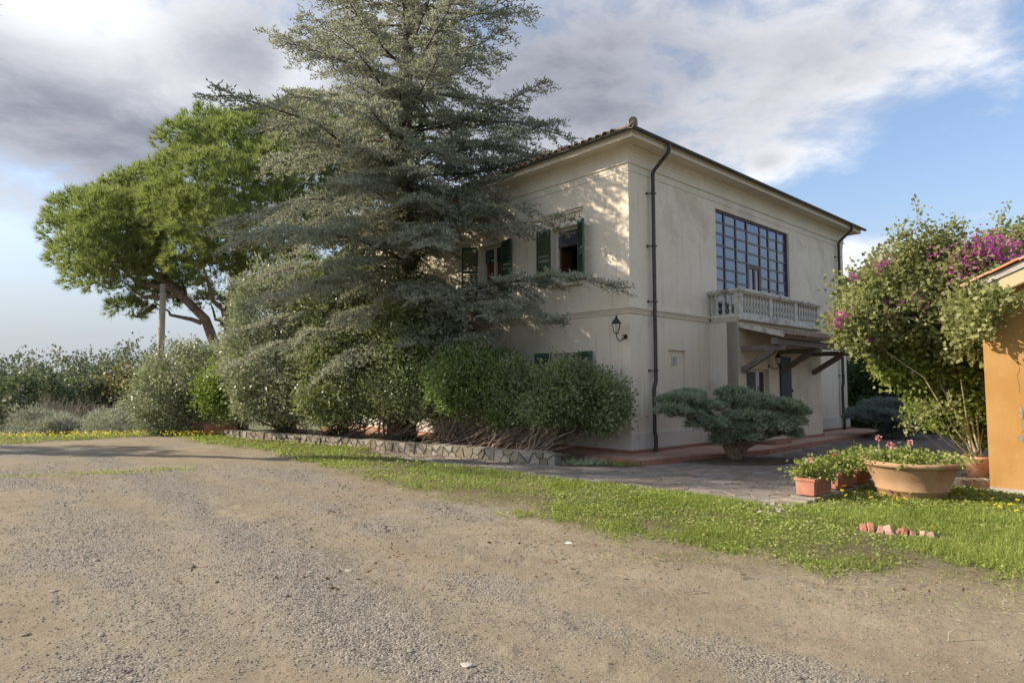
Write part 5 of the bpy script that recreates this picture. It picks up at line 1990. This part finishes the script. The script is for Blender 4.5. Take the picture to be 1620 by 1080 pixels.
juniper('second spreading grey juniper at the far end of the driveway', (12.2, 20.1, 0),
        [lobe(1378, 652, 19.6, 32, 8, .7), lobe(1405, 640, 20, 38, 8, .8), lobe(1440, 652, 20, 36, 9, .8), lobe(1400, 664, 19.6, 42, 9, .8), lobe(1420, 655, 19.8, 40, 8, .8), lobe(1430, 675, 19.6, 30, 14, .6), lobe(1415, 690, 19.6, 24, 14, .5), lobe(1355, 660, 19.3, 18, 7, .4)],
        9500, M['juniper_dark'])


# ------------------------------------------------------------------ flowering vine, its pot
def build_vine():
    base = np.array([7.62, 10.62, .13])
    t = thing('flowering_vine', 'large flowering vine with magenta bracts spilling over the ochre wall corner', 'vine', base)
    Lb = [lobe(1400, 470, 11.6, 55, 50, .6), lobe(1370, 505, 11.2, 42, 48, .5), lobe(1450, 440, 11.8, 60, 50, .7), lobe(1430, 520, 11.5, 58, 60, .7), lobe(1500, 430, 11.8, 60, 50, .7), lobe(1480, 500, 11.5, 60, 60, .7),
          lobe(1490, 560, 11.4, 52, 50, .6), lobe(1530, 470, 11.2, 52, 50, .6), lobe(1550, 418, 11.8, 46, 28, .5), lobe(1595, 392, 11.9, 38, 22, .5), lobe(1350, 520, 11.1, 24, 26, .3), lobe(1604, 472, 9.0, 22, 7, .12), lobe(1574, 478, 9.2, 24, 10, .14), lobe(1553, 505, 9.5, 11, 26, .14), lobe(1550, 470, 9.6, 20, 16, .2), lobe(1535, 505, 10.0, 18, 36, .25), lobe(1515, 520, 10.6, 36, 46, .5)]
    foliage('foliage', t, Lb, 24000, M['boug'], .075, .052, per=14, shell=.4, spread=.075, up=.05, clean=False, rough=1.0)
    Lb2 = [lobe(1500, 600, 11.3, 45, 42, .5), lobe(1520, 645, 11.2, 36, 40, .45), lobe(1445, 560, 11.3, 36, 36, .4), lobe(1540, 610, 11.0, 26, 50, .3), lobe(1460, 600, 11.3, 22, 30, .3), lobe(1535, 560, 11.2, 28, 50, .4), lobe(1480, 645, 11.3, 30, 24, .4), lobe(1545, 660, 10.9, 20, 40, .25), lobe(1420, 580, 11.3, 26, 26, .35)]
    foliage('young_foliage', t, Lb2, 11500, M['boug_lime'], .075, .05, per=14, shell=.45, spread=.075, up=.0, clean=False, rough=1.0)
    # magenta bracts in patches
    pts, outs = [], []
    for a, b, Y, r, n in [(1570, 392, 11.0, 20, 260), (1535, 405, 11.1, 22, 230), (1590, 405, 11.0, 22, 220), (1555, 380, 11.1, 12, 90), (1500, 435, 11.0, 11, 80), (1408, 497, 10.9, 10, 85), (1400, 480, 10.9, 6, 40), (1390, 422, 11.1, 9, 60), (1402, 415, 11.1, 6, 30),
                          (1328, 500, 10.9, 9, 70), (1326, 515, 10.9, 6, 40), (1348, 438, 11.1, 5, 30), (1540, 450, 10.7, 11, 80), (1565, 448, 10.2, 7, 40), (1470, 525, 10.8, 5, 22), (1464, 482, 10.8, 5, 22), (1480, 540, 10.8, 6, 24), (1375, 540, 10.8, 5, 25), (1480, 400, 11.1, 8, 35), (1440, 480, 10.8, 18, 40), (1500, 470, 10.7, 25, 50), (1520, 425, 10.9, 20, 90)]:
        c = px(a, b, Y)
        n = int(n * .62)
        q = rng.normal(size=(n, 3)) * (r * Y / 1015.0) * np.array([1, 1.0, .8]) * .75
        pts.append(c + q)
        outs.append(np.repeat(np.array([[-.4, -.7, .4]]), n, 0))
    P, O = np.concatenate(pts), np.concatenate(outs)
    V, F, r = leaves(P - base, O + rng.normal(size=P.shape) * .7, .055, .042, .2)
    link('bracts', npmesh('bracts', V, F, M['magenta'], r), t)
    # stems from pot, and long shoots above
    m = MB()
    b0 = Vector(base)
    def shoot(pp, r0, r1):
        m.tube([Vector(p) - b0 for p in pp], np.linspace(r0, r1, len(pp)), 5, caps=False)
    for k in range(11):
        e = Lb[k % 11][0]
        s = base + np.array([random.uniform(-.1, .1), random.uniform(-.1, .1), .25])
        mid_ = (np.array(e) + s) / 2 + np.array([random.uniform(-.15, .25), random.uniform(-.2, .2), .25])
        q1 = s * .65 + mid_ * .35 + np.array([random.uniform(-.12, .12), 0, .1])
        shoot([s, q1, mid_, e], .018, .008)
    for e in (px(1450, 645, 10.5), px(1440, 670, 10.4), px(1475, 640, 10.6), px(1500, 615, 10.6), px(1520, 600, 10.5)):
        s = base + np.array([-.05, 0, .25])
        shoot([s, s * .5 + e * .5 + np.array([0, 0, -.12]), e], .012, .006)
    tall = [[px(1492, 400, 11.4), px(1470, 370, 11.4), px(1452, 345, 11.4), px(1446, 312, 11.4)], [px(1570, 385, 11.4), px(1580, 350, 11.4), px(1598, 318, 11.4)], [px(1480, 395, 11.4), px(1490, 370, 11.4), px(1512, 352, 11.4)], [px(1440, 400, 11.4), px(1438, 380, 11.4), px(1430, 365, 11.4)]]
    for s in tall:
        shoot(s, .012, .004)
    m.build('stem', M['palestem'], t)
    P = []
    for s in tall:
        s = np.array(s)
        for k in range(60):
            u = random.random() * (len(s) - 1)
            i = int(u)
            P.append(s[i] + (s[min(i + 1, len(s) - 1)] - s[i]) * (u - i) + rng.normal(size=3) * .045)
    for s in tall[:1] + tall[2:]:
        for k in range(230):
            u = random.random() ** 1.3
            s = np.array(s)
            P.append(s[0] + (s[2] - s[0]) * u + rng.normal(size=3) * .12)
    for e in (px(1450, 645, 10.5), px(1440, 672, 10.4), px(1475, 650, 10.6), px(1505, 640, 10.6), px(1520, 670, 10.5)):
        for k in range(60):
            P.append(e + rng.normal(size=3) * .10)
    P = np.array(P)
    V, F, r = leaves(P - base, rng.normal(size=P.shape), .07, .05, .2)
    link('sprig', npmesh('sprig', V, F, M['boug'], r), t)
    # the pot that holds it
    p = thing('flower_pot', 'chalky terracotta pot on the ledge beside the ochre wall', 'pot', (base[0], base[1], .125))
    m = MB()
    m.lathe([(.0, 0), (.145, .0), (.195, .25), (.20, .26), (.215, .265), (.215, .325), (.20, .33), (.185, .32), (.18, .28), (.0, .275)], 26)
    m.build('body', M['potclay'], p)
    m = MB()
    m.lathe([(.0, .282), (.178, .283)], 20)
    m.build('soil', M['soil'], p)


build_vine()


# ------------------------------------------------------------------ kerb, urn, planters
def geranium(root, c, rx, ry, rz, n, nflow, fmat, flower_at=None):
    base = np.array(root.location)
    P, out, cr = cluster_points([(c, (rx, ry, rz))], n, 6, .7, .035, zcut=c[2] - rz * .35)
    D = out + rng.normal(size=P.shape) * .5
    V, F, r = leaves(P - base, D, rng.uniform(.035, .06, len(P)), rng.uniform(.04, .058, len(P)), .15, face=np.repeat(np.array([[0, -.3, .9]]), len(P), 0))
    link('foliage', npmesh('foliage', V, F, M['geranium'], np.clip(.5 * r + .5 * cr, 0, 1)), root)
    m = MB()
    fp = []
    for k in range(26):
        q = P[rng.integers(0, len(P))]
        m.tube([(c[0] - base[0] + (q[0] - c[0]) * .4, c[1] - base[1] + (q[1] - c[1]) * .4, c[2] - base[2] - rz * .4), tuple(q - base)], [.006, .003], 4, caps=False)
    fl = flower_at if flower_at is not None else [(c[0] + random.uniform(-.6, .6) * rx, c[1] + random.uniform(-.5, .5) * ry, c[2] + rz * random.uniform(.8, 1.2)) for k in range(nflow)]
    for f in fl:
        f = np.array(f)
        m.tube([(f[0] - base[0], f[1] - base[1], c[2] - base[2]), tuple(f - base)], [.005, .004], 4, caps=False)
    m.build('stem', M['palestem'], root)
    for f in fl:
        f = np.array(f)
        q = rand_dirs(22) * .024 + f
        V, F, r = leaves(q - base, q - f, .03, .026, .2)
        link('flower', npmesh('flower', V, F, fmat, r), root)


def build_planters():
    # kerb of rough stones along the edge of the driveway
    a = np.array([3.32, 8.30, 0])
    k = thing('stone_kerb', 'rough stone kerb under the terracotta boxes along the driveway edge', 'kerb', a, VROT)
    x = 0.0
    i = 0
    while x < 3.5:
        w = random.uniform(.22, .42)
        h = .05 + .03 * min(1, x) + random.uniform(-.01, .01)
        m = MB()
        m.hexa([(0, -.16 + random.uniform(-.03, .03), -.1), (w - .012, -.16 + random.uniform(-.03, .03), -.1), (w - .012, .22, -.1), (0, .22, -.1)],
               [(.02, -.14, h), (w - .03, -.14, h - random.uniform(0, .015)), (w - .03, .20, h - .01), (.02, .20, h)])
        m.build('stone', M['rubble'], k, (x, 0, 0), bevel=.015)
        x += w
        i += 1
    for j in range(14):
        m = MB()
        s = random.uniform(.02, .05)
        pts = [tuple(Vector(q) * s * random.uniform(.7, 1.2)) for q in ((-1, -.7, -.4), (1, -.8, -.4), (.9, .9, -.4), (-1, .8, -.4))]
        tp = [tuple(Vector(q) * s * random.uniform(.6, 1.0)) for q in ((-.7, -.6, .5), (.7, -.5, .6), (.6, .6, .5), (-.6, .6, .5))]
        m.hexa(pts, tp)
        m.build('stone', M['rubble'], k, (random.uniform(-.35, .5), random.uniform(-.15, .2), .03 + .03 * random.random()))

    def box(loc, rz, L, W, H, label, mat, group):
        t = thing('planter_box', label, 'planter', loc, rz, group)
        m = MB()
        q = .012
        b = [(0, 0), (L, 0), (L, W), (0, W)]
        ins = lambda d: [(d, d), (L - d, d), (L - d, W - d), (d, W - d)]
        m.hexa([(p[0], p[1], 0) for p in ins(q)], [(p[0], p[1], H - .04) for p in ins(.004)])
        body = m.build('body', mat, t, bevel=.006)
        r = MB()
        o_, i_ = ins(-.008), ins(.022)
        vs = [(p[0], p[1], H - .039) for p in o_] + [(p[0], p[1], H) for p in o_] + [(p[0], p[1], H) for p in i_] + [(p[0], p[1], H - .039) for p in i_]
        fs = []
        for s in range(3):
            for c in range(4):
                fs.append((s * 4 + c, s * 4 + (c + 1) % 4, (s + 1) * 4 + (c + 1) % 4, (s + 1) * 4 + c))
        fs += [(c, 12 + c, 12 + (c + 1) % 4, (c + 1) % 4) for c in range(4)]
        r.add(vs, fs)
        r.build('rim', mat, t)
        s = MB()
        s.box(.024, L - .024, .024, W - .024, H - .038, H - .02)
        s.build('soil', M['soil'], t)
        # raised panel ribs on the long face
        g = MB()
        n = int(L / .045)
        for c in range(1, n):
            g.box(c * L / n - .008, c * L / n + .008, -.004, .012, .04, H - .06)
        g.build('rib', mat, t)
        return t

    n_ = 'terracotta boxes along the driveway'
    zs = [.085, .09, .09, .09]
    for i, (s, lab, fl) in enumerate([(.98, 'terracotta box of geraniums nearest the kerb end, one pink bloom', True), (1.80, 'terracotta box of geraniums second from the kerb end, one red bloom', True), (2.55, 'terracotta box of geraniums next to the big urn, bushy without blooms', False), (3.3, 'terracotta box mostly hidden behind the big urn', False)]):
        p = a + R2 * (s + .06) + L2 * -.10
        if i == 3:
            p = p + L2 * .25
        t = box((p[0], p[1], zs[i]), VROT, .60, .27, .235, lab, M['terracotta'], n_)
        c = p + R2 * .30 + L2 * .135 + np.array([0, 0, zs[i] + .27])
        hgt = (.155, .17, .20, .15)[i]
        g = thing('geranium', ('pale leaved geranium with one pink bloom in the first box', 'geranium with one deep red bloom in the second box', 'bushy geranium beside the big urn', 'geranium behind the big urn')[i], 'plant', (c[0], c[1], zs[i] + .2), group='geraniums in terracotta boxes')
        f = None
        if i == 0:
            f = [tuple(c - R2 * .12 + np.array([0, 0, .20]))]
        if i == 1:
            f = [tuple(c - R2 * .05 + np.array([0, 0, .19]))]
        geranium(g, tuple(c), .29, .19, hgt, 800, 0, M['flower_pink'] if i == 0 else M['flower_red'], f or [])
    # the great urn
    u = np.array([5.73, 9.32, -.02])
    t = thing('terracotta_urn', 'great pale terracotta urn with flared rim standing in the grass', 'urn', u)
    m = MB()
    m.lathe([(.0, .0), (.385, .0), (.395, .02), (.42, .07), (.445, .145), (.46, .155), (.462, .175), (.455, .185), (.513, .32), (.568, .46), (.58, .475), (.60, .482), (.625, .50), (.632, .525), (.622, .55), (.595, .56), (.56, .55), (.545, .50), (.0, .49)], 48)
    body = m.build('body', M['urnclay'], t)
    m = MB()
    m.lathe([(.0, .497), (.546, .503)], 32)
    m.build('soil', M['soil'], t)
    m = MB()
    an = -1.05
    m.tube([(r * math.cos(an + .03 * math.sin(z * 17)) , r * math.sin(an + .03 * math.sin(z * 17)), z) for r, z in ((.628, .52), (.578, .475), (.557, .44), (.502, .30), (.455, .185), (.464, .16), (.447, .14), (.42, .06))], .0025, 4)
    m.build('crack', M['mortar'], t)
    g = thing('geranium', 'low geraniums with pink blooms filling the great urn', 'plant', (u[0], u[1], .46), group='geraniums in terracotta boxes')
    fl = [tuple(px(1390, 693, 9.3)), tuple(px(1407, 703, 9.2)), tuple(px(1440, 700, 9.25)), tuple(px(1413, 706, 9.1))]
    geranium(g, (u[0] - .02, u[1], .535), .58, .55, .10, 1700, 0, M['flower_pink'], fl)
    q = thing('geranium_sprig', 'taller leafy sprig at the left side of the urn', 'plant', (u[0] - .38, u[1], .5))
    P = np.array([[u[0] - .38, u[1], .55]]) + rng.normal(size=(170, 3)) * np.array([.10, .08, .07])
    V, F, r = leaves(P - np.array(q.location), rng.normal(size=P.shape) + np.array([0, 0, .4]), .05, .045, .15)
    link('foliage', npmesh('foliage', V, F, M['geranium'], r), q)
    st = MB()
    for k in range(8):
        st.tube([(random.uniform(-.05, .05), random.uniform(-.05, .05), -.01), (random.uniform(-.13, .13), random.uniform(-.1, .1), .14)], [.006, .003], 4, caps=False)
    st.build('stem', M['palestem'], q)

    # the two long planters at the far left end of the hedge
    for (x, y, z, rz, lab) in ((-10.45, 20.95, .03, rad(-4), 'long terracotta planter farther back at the hedge end'), (-9.72, 20.4, .0, rad(4), 'long terracotta planter closer to the low stone wall')):
        box((x, y, z), rz, 1.05 if x < -10 else .98, .36, .37, lab, M['terracotta'], 'empty planters by the hedge end')
    # row of clay tile pieces set on edge in the grass
    tb = thing('tile_border', 'short row of reddish clay tile pieces half sunk in the grass', 'tile border', (3.80, 7.05, .055), math.atan2(-.34, .56))
    for i in range(9):
        m = MB()
        w = random.uniform(.055, .085)
        h = random.uniform(.025, .055)
        m.hexa([(-w / 2, -.05, -.05), (w / 2, -.05, -.05), (w / 2, .11, -.04), (-w / 2, .11, -.04)], [(-w / 2 + .012, -.035, h * .6), (w / 2 - .012, -.03, h * .5), (w / 2 - .004, .10, h + .02), (-w / 2 + .004, .10, h + .02)])
        m.build('clay_tile', M['oldtile'], tb, (i * .076 + random.uniform(-.01, .01), random.uniform(-.02, .02), random.uniform(-.03, 0)), (random.uniform(-.25, .15), random.uniform(-.45, .45), random.uniform(-.3, .3)), bevel=.008)


build_planters()

# red plastic chair glimpsed through the hedge stems, standing on the terrace
ch = thing('garden_chair', 'small red plastic chair glimpsed through the hedge stems by the cedar trunk', 'chair', (-3.75, 19.6, .10), rad(-30))
m = MB()
m.box(-.2, .2, -.2, .2, .40, .43)
m.build('seat', M['redplastic'], ch, bevel=.01)
m = MB()
m.box(-.2, .2, .18, .21, .44, .80)
m.build('backrest', M['redplastic'], ch, bevel=.01)
for sx in (-1, 1):
    for sy in (-1, 1):
        m = MB()
        m.beam((sx * .21, sy * .21, 0), (sx * .18, sy * .18, .40), .035, .035, (0, 1, 0))
        m.build('leg', M['redplastic'], ch)


# ------------------------------------------------------------------ grass, flowers, gravel, litter
def build_grass():
    def sample(n, dens_fn, xr, yr):
        x = rng.uniform(*xr, n)
        y = rng.uniform(*yr, n)
        ok = in_poly(x, y, VERGE)
        x, y = x[ok], y[ok]
        de = edge_dist(x, y, VERGE_NEAR, False)
        thin = sstep(de + .95 * (fbm(x * 1.9, y * 1.9, 91, 4) - .5) * np.where(x < -1.2, .9, 2), .0, np.where(x < -1.2, .45, 1.0))
        keep = rng.random(len(x)) < dens_fn(x, y) * (.04 + .96 * thin)
        return x[keep], y[keep], thin[keep]

    dist = lambda x, y: np.hypot(x, y)
    dens = lambda x, y: np.clip(8.0 / dist(x, y), 0, 1) ** 1.2 * (.42 + .58 * sstep(.6 * fbm(x * 1.4, y * 1.4, 77, 3) + .4 * fbm(x * 4.5, y * 4.5, 79, 2), .40, .62))
    xs, ys, th = [], [], []
    for n, xr, yr in ((520000, (-14, 10), (3.5, 22)), (200000, (.5, 8.5), (4.6, 10.5)), (110000, (-26, -8), (16, 24))):
        a, b, c = sample(n, dens, xr, yr)
        xs.append(a); ys.append(b); th.append(c)
    for cx, cy, sx, sy, n in ((-7.4, 11.9, .55, .14, 500), (-8.5, 11.3, .6, .1, 260), (-6.6, 12.4, .35, .1, 300), (1.9, 6.0, .8, .12, 350), (3.3, 4.85, .7, .12, 300)):
        xs.append(cx + rng.normal(size=n) * sx); ys.append(cy + rng.normal(size=n) * sy); th.append(np.full(n, .25))
    x, y, t = np.concatenate(xs), np.concatenate(ys), np.concatenate(th)
    tb_ = (np.abs((x - 4.1) * .855 + (y - 6.88) * -.52) < .45) & (np.abs((x - 4.1) * .52 + (y - 6.88) * .855 + .03) < .13)
    x, y, t = x[~tb_], y[~tb_], t[~tb_]
    wide = np.clip(dist(x, y) / 8.0, .8, 2.0)
    n = len(x)
    z = terrain_z(x, y) + relief(x, y) * .7 + .02
    P = np.stack([x, y, z], 1)
    D = np.array([0, 0, 1.0]) + rng.normal(size=(n, 3)) * np.array([.5, .5, .1])
    tall = .035 + .065 * sstep(fbm(x * .9, y * .9, 61, 3), .3, .7) * t
    hgt = tall * rng.uniform(.45, 1.3, n) * (.55 + .45 * t)
    V, F = spikes(P, D, hgt, rng.uniform(.006, .012, n) * wide)
    r = np.clip(.55 * rng.random(n) + .45 * fbm(x * 1.7, y * 1.7, 83, 3), 0, 1)
    stuff(link('grass', npmesh('grass', V, F, M['grass'], r)))
    # broad weed leaves
    k = rng.choice(n, 50000, replace=False)
    k = k[t[k] > .35]
    P2 = P[k] + np.stack([rng.normal(size=len(k)) * .02, rng.normal(size=len(k)) * .02, rng.uniform(0, .05, len(k))], 1)
    D2 = rng.normal(size=(len(k), 3)) * np.array([1, 1, .35]) + np.array([0, 0, .2])
    V, F, r = leaves(P2, D2, rng.uniform(.022, .045, len(k)) * wide[k], rng.uniform(.016, .030, len(k)) * wide[k], .1, face=np.repeat(np.array([[0, 0, 1.]]), len(k), 0))
    stuff(link('weeds', npmesh('weeds', V, F, M['grass'], np.clip(r * .9 + .1, 0, 1))))
    # dry straw at the worn edge
    xd = rng.uniform(-8, 9, 150000)
    yd = rng.uniform(3.2, 17, 150000)
    de = edge_dist(xd, yd, VERGE_NEAR, False)
    ok = (rng.random(len(xd)) < (.42 * np.exp(-(de / .5) ** 2) + .10 * in_poly(xd, yd, VERGE)) * np.clip(6 / yd, 0, 1))
    xd, yd = xd[ok], yd[ok]
    ok = ~in_poly(xd, yd, PAVING)
    xd, yd = xd[ok], yd[ok]
    P3 = np.stack([xd, yd, relief(xd, yd) + .015 + .03 * in_poly(xd, yd, VERGE)], 1)
    V, F = spikes(P3, rng.normal(size=P3.shape) * np.array([1, 1, .22]) + np.array([0, 0, .12]), rng.uniform(.03, .09, len(xd)), .005)
    stuff(link('dry_grass', npmesh('dry_grass', V, F, M['drygrass'], rng.random(len(xd)))))
    # fallen leaves and needles along the low wall and on the road edge
    n = 2600
    u = rng.random(n)
    xl = np.where(u < .5, -8.9 + 9.5 * rng.random(n), rng.uniform(-3, 6, n))
    yl = np.where(u < .5, 20.0 - .717 * (xl + 8.9) - rng.random(n) ** 2 * .9 - .05, rng.uniform(5, 12, n))
    P4 = np.stack([xl, yl, relief(xl, yl) + .03], 1)
    P4[:, 2] = np.where(in_poly(xl, yl, PAVING), .02, P4[:, 2])
    V, F, r = leaves(P4, rng.normal(size=P4.shape) * np.array([1, 1, .2]), rng.uniform(.03, .06, n), rng.uniform(.015, .03, n), .2, face=np.repeat(np.array([[0, 0, 1.]]), n, 0))
    stuff(link('leaf_litter', npmesh('leaf_litter', V, F, M['deadleaf'], r)))
    # yellow haze of tiny flowers on the far grass
    n = 2600
    u = rng.random(n)
    xf = np.where(u < .75, rng.uniform(-26, -11, n), rng.uniform(-11, -8, n))
    yf = np.where(u < .75, rng.uniform(19.0, 22.5, n), rng.uniform(19.8, 21.5, n))
    ok = in_poly(xf, yf, VERGE)
    xf, yf = xf[ok], yf[ok]
    Pf = np.stack([xf, yf, terrain_z(xf, yf) + rng.uniform(.08, .2, len(xf))], 1)
    V, F, r = leaves(Pf, rng.normal(size=Pf.shape) * np.array([1, 1, .3]), .05, .045, .0, face=np.repeat(np.array([[0, -.6, .8]]), len(xf), 0))
    stuff(link('wildflowers', npmesh('wildflowers', V, F, M['yellow'], r)))

    # yellow flowers one can count by the urn and along the ochre wall
    head = MB()
    vs, fs = [(0, 0, .006)], []
    for k in range(12):
        a0 = 2 * math.pi * k / 12
        o = len(vs)
        vs += [(.022 * math.cos(a0 - .2), .022 * math.sin(a0 - .2), .0), (.026 * math.cos(a0), .026 * math.sin(a0), .004), (.022 * math.cos(a0 + .2), .022 * math.sin(a0 + .2), .0)]
        fs += [(0, o, o + 1), (0, o + 1, o + 2)]
    head.add(vs, fs)
    hme = head.mesh('flower_head', M['yellow'])
    st = MB()
    st.tube([(0, 0, -.18), (.012, .004, -.09), (0, 0, 0)], .0035, 4, caps=False)
    sme = st.mesh('stem', M['geranium'])
    spots = [(1295, 787, 8.9), (1332, 775, 8.9), (1338, 783, 8.8), (1352, 778, 8.9), (1335, 768, 9.0), (1378, 786, 8.7), (1396, 783, 8.7), (1398, 779, 8.8), (1410, 790, 8.5), (1413, 786, 8.6), (1417, 783, 8.6), (1415, 798, 8.4), (1420, 789, 8.5), (1432, 788, 8.6), (1440, 780, 8.6),
             (1325, 808, 8.2), (1495, 783, 8.9), (1517, 781, 8.9), (1554, 781, 8.7), (1557, 796, 8.3), (1570, 788, 8.5), (1582, 801, 8.1), (1575, 797, 8.3), (1598, 797, 8.2), (1610, 790, 8.4), (1608, 807, 7.9), (1362, 830, 7.6), (1425, 832, 7.5), (1477, 839, 7.2), (1503, 865, 6.7), (1530, 812, 8.0)]
    for a, b, Y in spots:
        p = px(a, b, Y)
        t = thing('dandelion', 'small yellow dandelion on a thin stem in the sunny grass by the urn', 'flower', (p[0], p[1], max(p[2], .05)), random.uniform(0, 6), 'yellow dandelions in the grass')
        link('flower_head', hme, t, None, (random.uniform(.2, .7), random.uniform(-.3, .3), 0))
        o = link('stem', sme, t)
        o.scale = (1, 1, max(.3, (max(p[2], .05) + .02) / .18))


build_grass()


def build_gravel():
    # loose stones: octahedra squashed and turned, dense where the gravel lies
    n0 = 330000
    r = 2.6 * (17 / 2.6) ** rng.random(n0)
    a = rng.uniform(rad(-46), rad(46), n0)
    x, y = r * np.sin(a), r * np.cos(a)
    ok = ~in_poly(x, y, VERGE) & ~in_poly(x, y, PAVING)
    x, y, r = x[ok], y[ok], r[ok]
    g = gravel_mask(x, y)
    keep = rng.random(len(x)) < (.06 + .34 * g ** 1.6) * np.clip(r / 9.0, .25, 1) ** .3
    x, y, r = x[keep], y[keep], r[keep]
    n = len(x)
    s = .0032 + .0052 * rng.random(n) ** 3 + .00072 * r
    big = rng.random(n) < .004
    s = np.where(big, s * rng.uniform(1.8, 2.8, n), s)
    z = relief(x, y)
    base = np.array([[1, 0, 0], [-1, 0, 0], [0, 1, 0], [0, -1, 0], [0, 0, .75], [0, 0, -.75]], float)
    th = rng.uniform(0, 2 * math.pi, n)
    V = base[None] * s[:, None, None] * rng.uniform(.55, 1.25, (n, 6, 1))
    c, sn = np.cos(th)[:, None], np.sin(th)[:, None]
    X = V[:, :, 0] * c - V[:, :, 1] * sn + x[:, None]
    Y = V[:, :, 0] * sn + V[:, :, 1] * c + y[:, None]
    Zz = V[:, :, 2] + (z + s * .22)[:, None]
    V = np.stack([X, Y, Zz], -1).reshape(-1, 3)
    f = np.array([[0, 2, 4], [2, 1, 4], [1, 3, 4], [3, 0, 4], [2, 0, 5], [1, 2, 5], [3, 1, 5], [0, 3, 5]])[:4]
    F = (np.arange(n)[:, None, None] * 6 + f[None]).reshape(-1, 3)
    rr = np.repeat(rng.random(n), 4)
    m = leaf_material('gravel_stones', (.128, .116, .098), (.205, .187, .158), (.315, .288, .24), 0.0, .9, spec=.15)
    stuff(link('gravel', npmesh('gravel', V, F, m, rr)))
    # a few larger stones and clods one can single out
    def rock(label, loc, s, mat, group='loose stones on the road'):
        pts = []
        mb = MB()
        k = 7
        rings = [(.0, -.5), (.8, -.35), (1, 0), (.7, .4), (.0, .55)]
        vs = []
        for rr_, zz in rings:
            for q in range(k):
                t = 2 * math.pi * q / k
                j = random.uniform(.75, 1.2)
                vs.append((s * rr_ * j * math.cos(t) * 1.25, s * rr_ * j * math.sin(t), s * zz * .55))
        fs = [(i * k + q, i * k + (q + 1) % k, (i + 1) * k + (q + 1) % k, (i + 1) * k + q) for i in range(4) for q in range(k)]
        mb.add(vs, fs, False)
        o = mb.build('loose_stone', mat, None, loc)
        tag(o, label, 'stone', group)
    for a_, b_, s, mt, lab in ((740, 1056, .036, 'concrete', 'pale grey lump lying low in the centre foreground gravel'), (900, 860, .035, 'white', 'small whitish stone on the road beside the grass edge'), (40, 1002, .030, 'rubble', 'brown clod at the bottom left edge of the road'), (85, 936, .026, 'rubble', 'flat clod left of the dark gravel patch'), (552, 900, .03, 'concrete', 'pale flat stone in the middle of the road'), (490, 905, .028, 'rubble', 'small brown stone left of the pale flat stone')):
        d = px(a_, b_, 1.0) - np.array([0, 0, 1.6])
        t = 1.6 / -d[2]
        x_, y_ = d[0] * t, d[1] * t
        rock(lab, (x_, y_, float(relief(np.array(x_), np.array(y_))) + s * .12), s, M[mt])
    for a_, b_, lab, ln in ((1500, 1012, 'thin curved pale twig standing up from the dirt at lower right', .14), (1080, 935, 'dry straw twig lying on the dirt near the grass', .2), (1400, 922, 'white dry stalk on the worn grass edge', .12)):
        d = px(a_, b_, 1.0) - np.array([0, 0, 1.6])
        t = 1.6 / -d[2]
        x_, y_ = d[0] * t, d[1] * t
        mb = MB()
        mb.tube([(0, 0, 0), (ln * .1, .01, ln * .35), (ln * .45, .02, ln * .5), (ln, .0, ln * .42)] if 'curved' in lab else [(0, 0, .01), (ln * .5, ln * .12, .02), (ln, ln * .1, .012)], .004, 5)
        o = mb.build('twig', M['twig'], None, (x_, y_, float(relief(np.array(x_), np.array(y_))) + .004))
        tag(o, lab, 'twig', 'loose twigs')


build_gravel()

# low strap-leaved plants at the corner of the terrace
pt = thing('ground_plant', 'low bluish strappy plant at the right end of the stone wall', 'plant', (1.45, 13.0, .03))
n = 420
P = np.stack([rng.normal(size=n) * .22, rng.normal(size=n) * .10, np.zeros(n)], 1)
V, F, r = leaves(P, rng.normal(size=(n, 3)) * np.array([.8, .8, .2]) + np.array([0, 0, .7]), rng.uniform(.08, .2, n), .014, .1)
link('foliage', npmesh('foliage', V, F, M['juniper'], r), pt)
pt = thing('ground_plant', 'sparse weedy tuft at the terrace corner under the lantern', 'plant', (2.15, 12.9, .03))
n = 260
P = np.stack([rng.normal(size=n) * .25, rng.normal(size=n) * .09, np.zeros(n)], 1)
V, F, r = leaves(P, rng.normal(size=(n, 3)) * np.array([.8, .8, .2]) + np.array([0, 0, .8]), rng.uniform(.06, .16, n), .012, .1)
link('foliage', npmesh('foliage', V, F, M['grass'], r), pt)
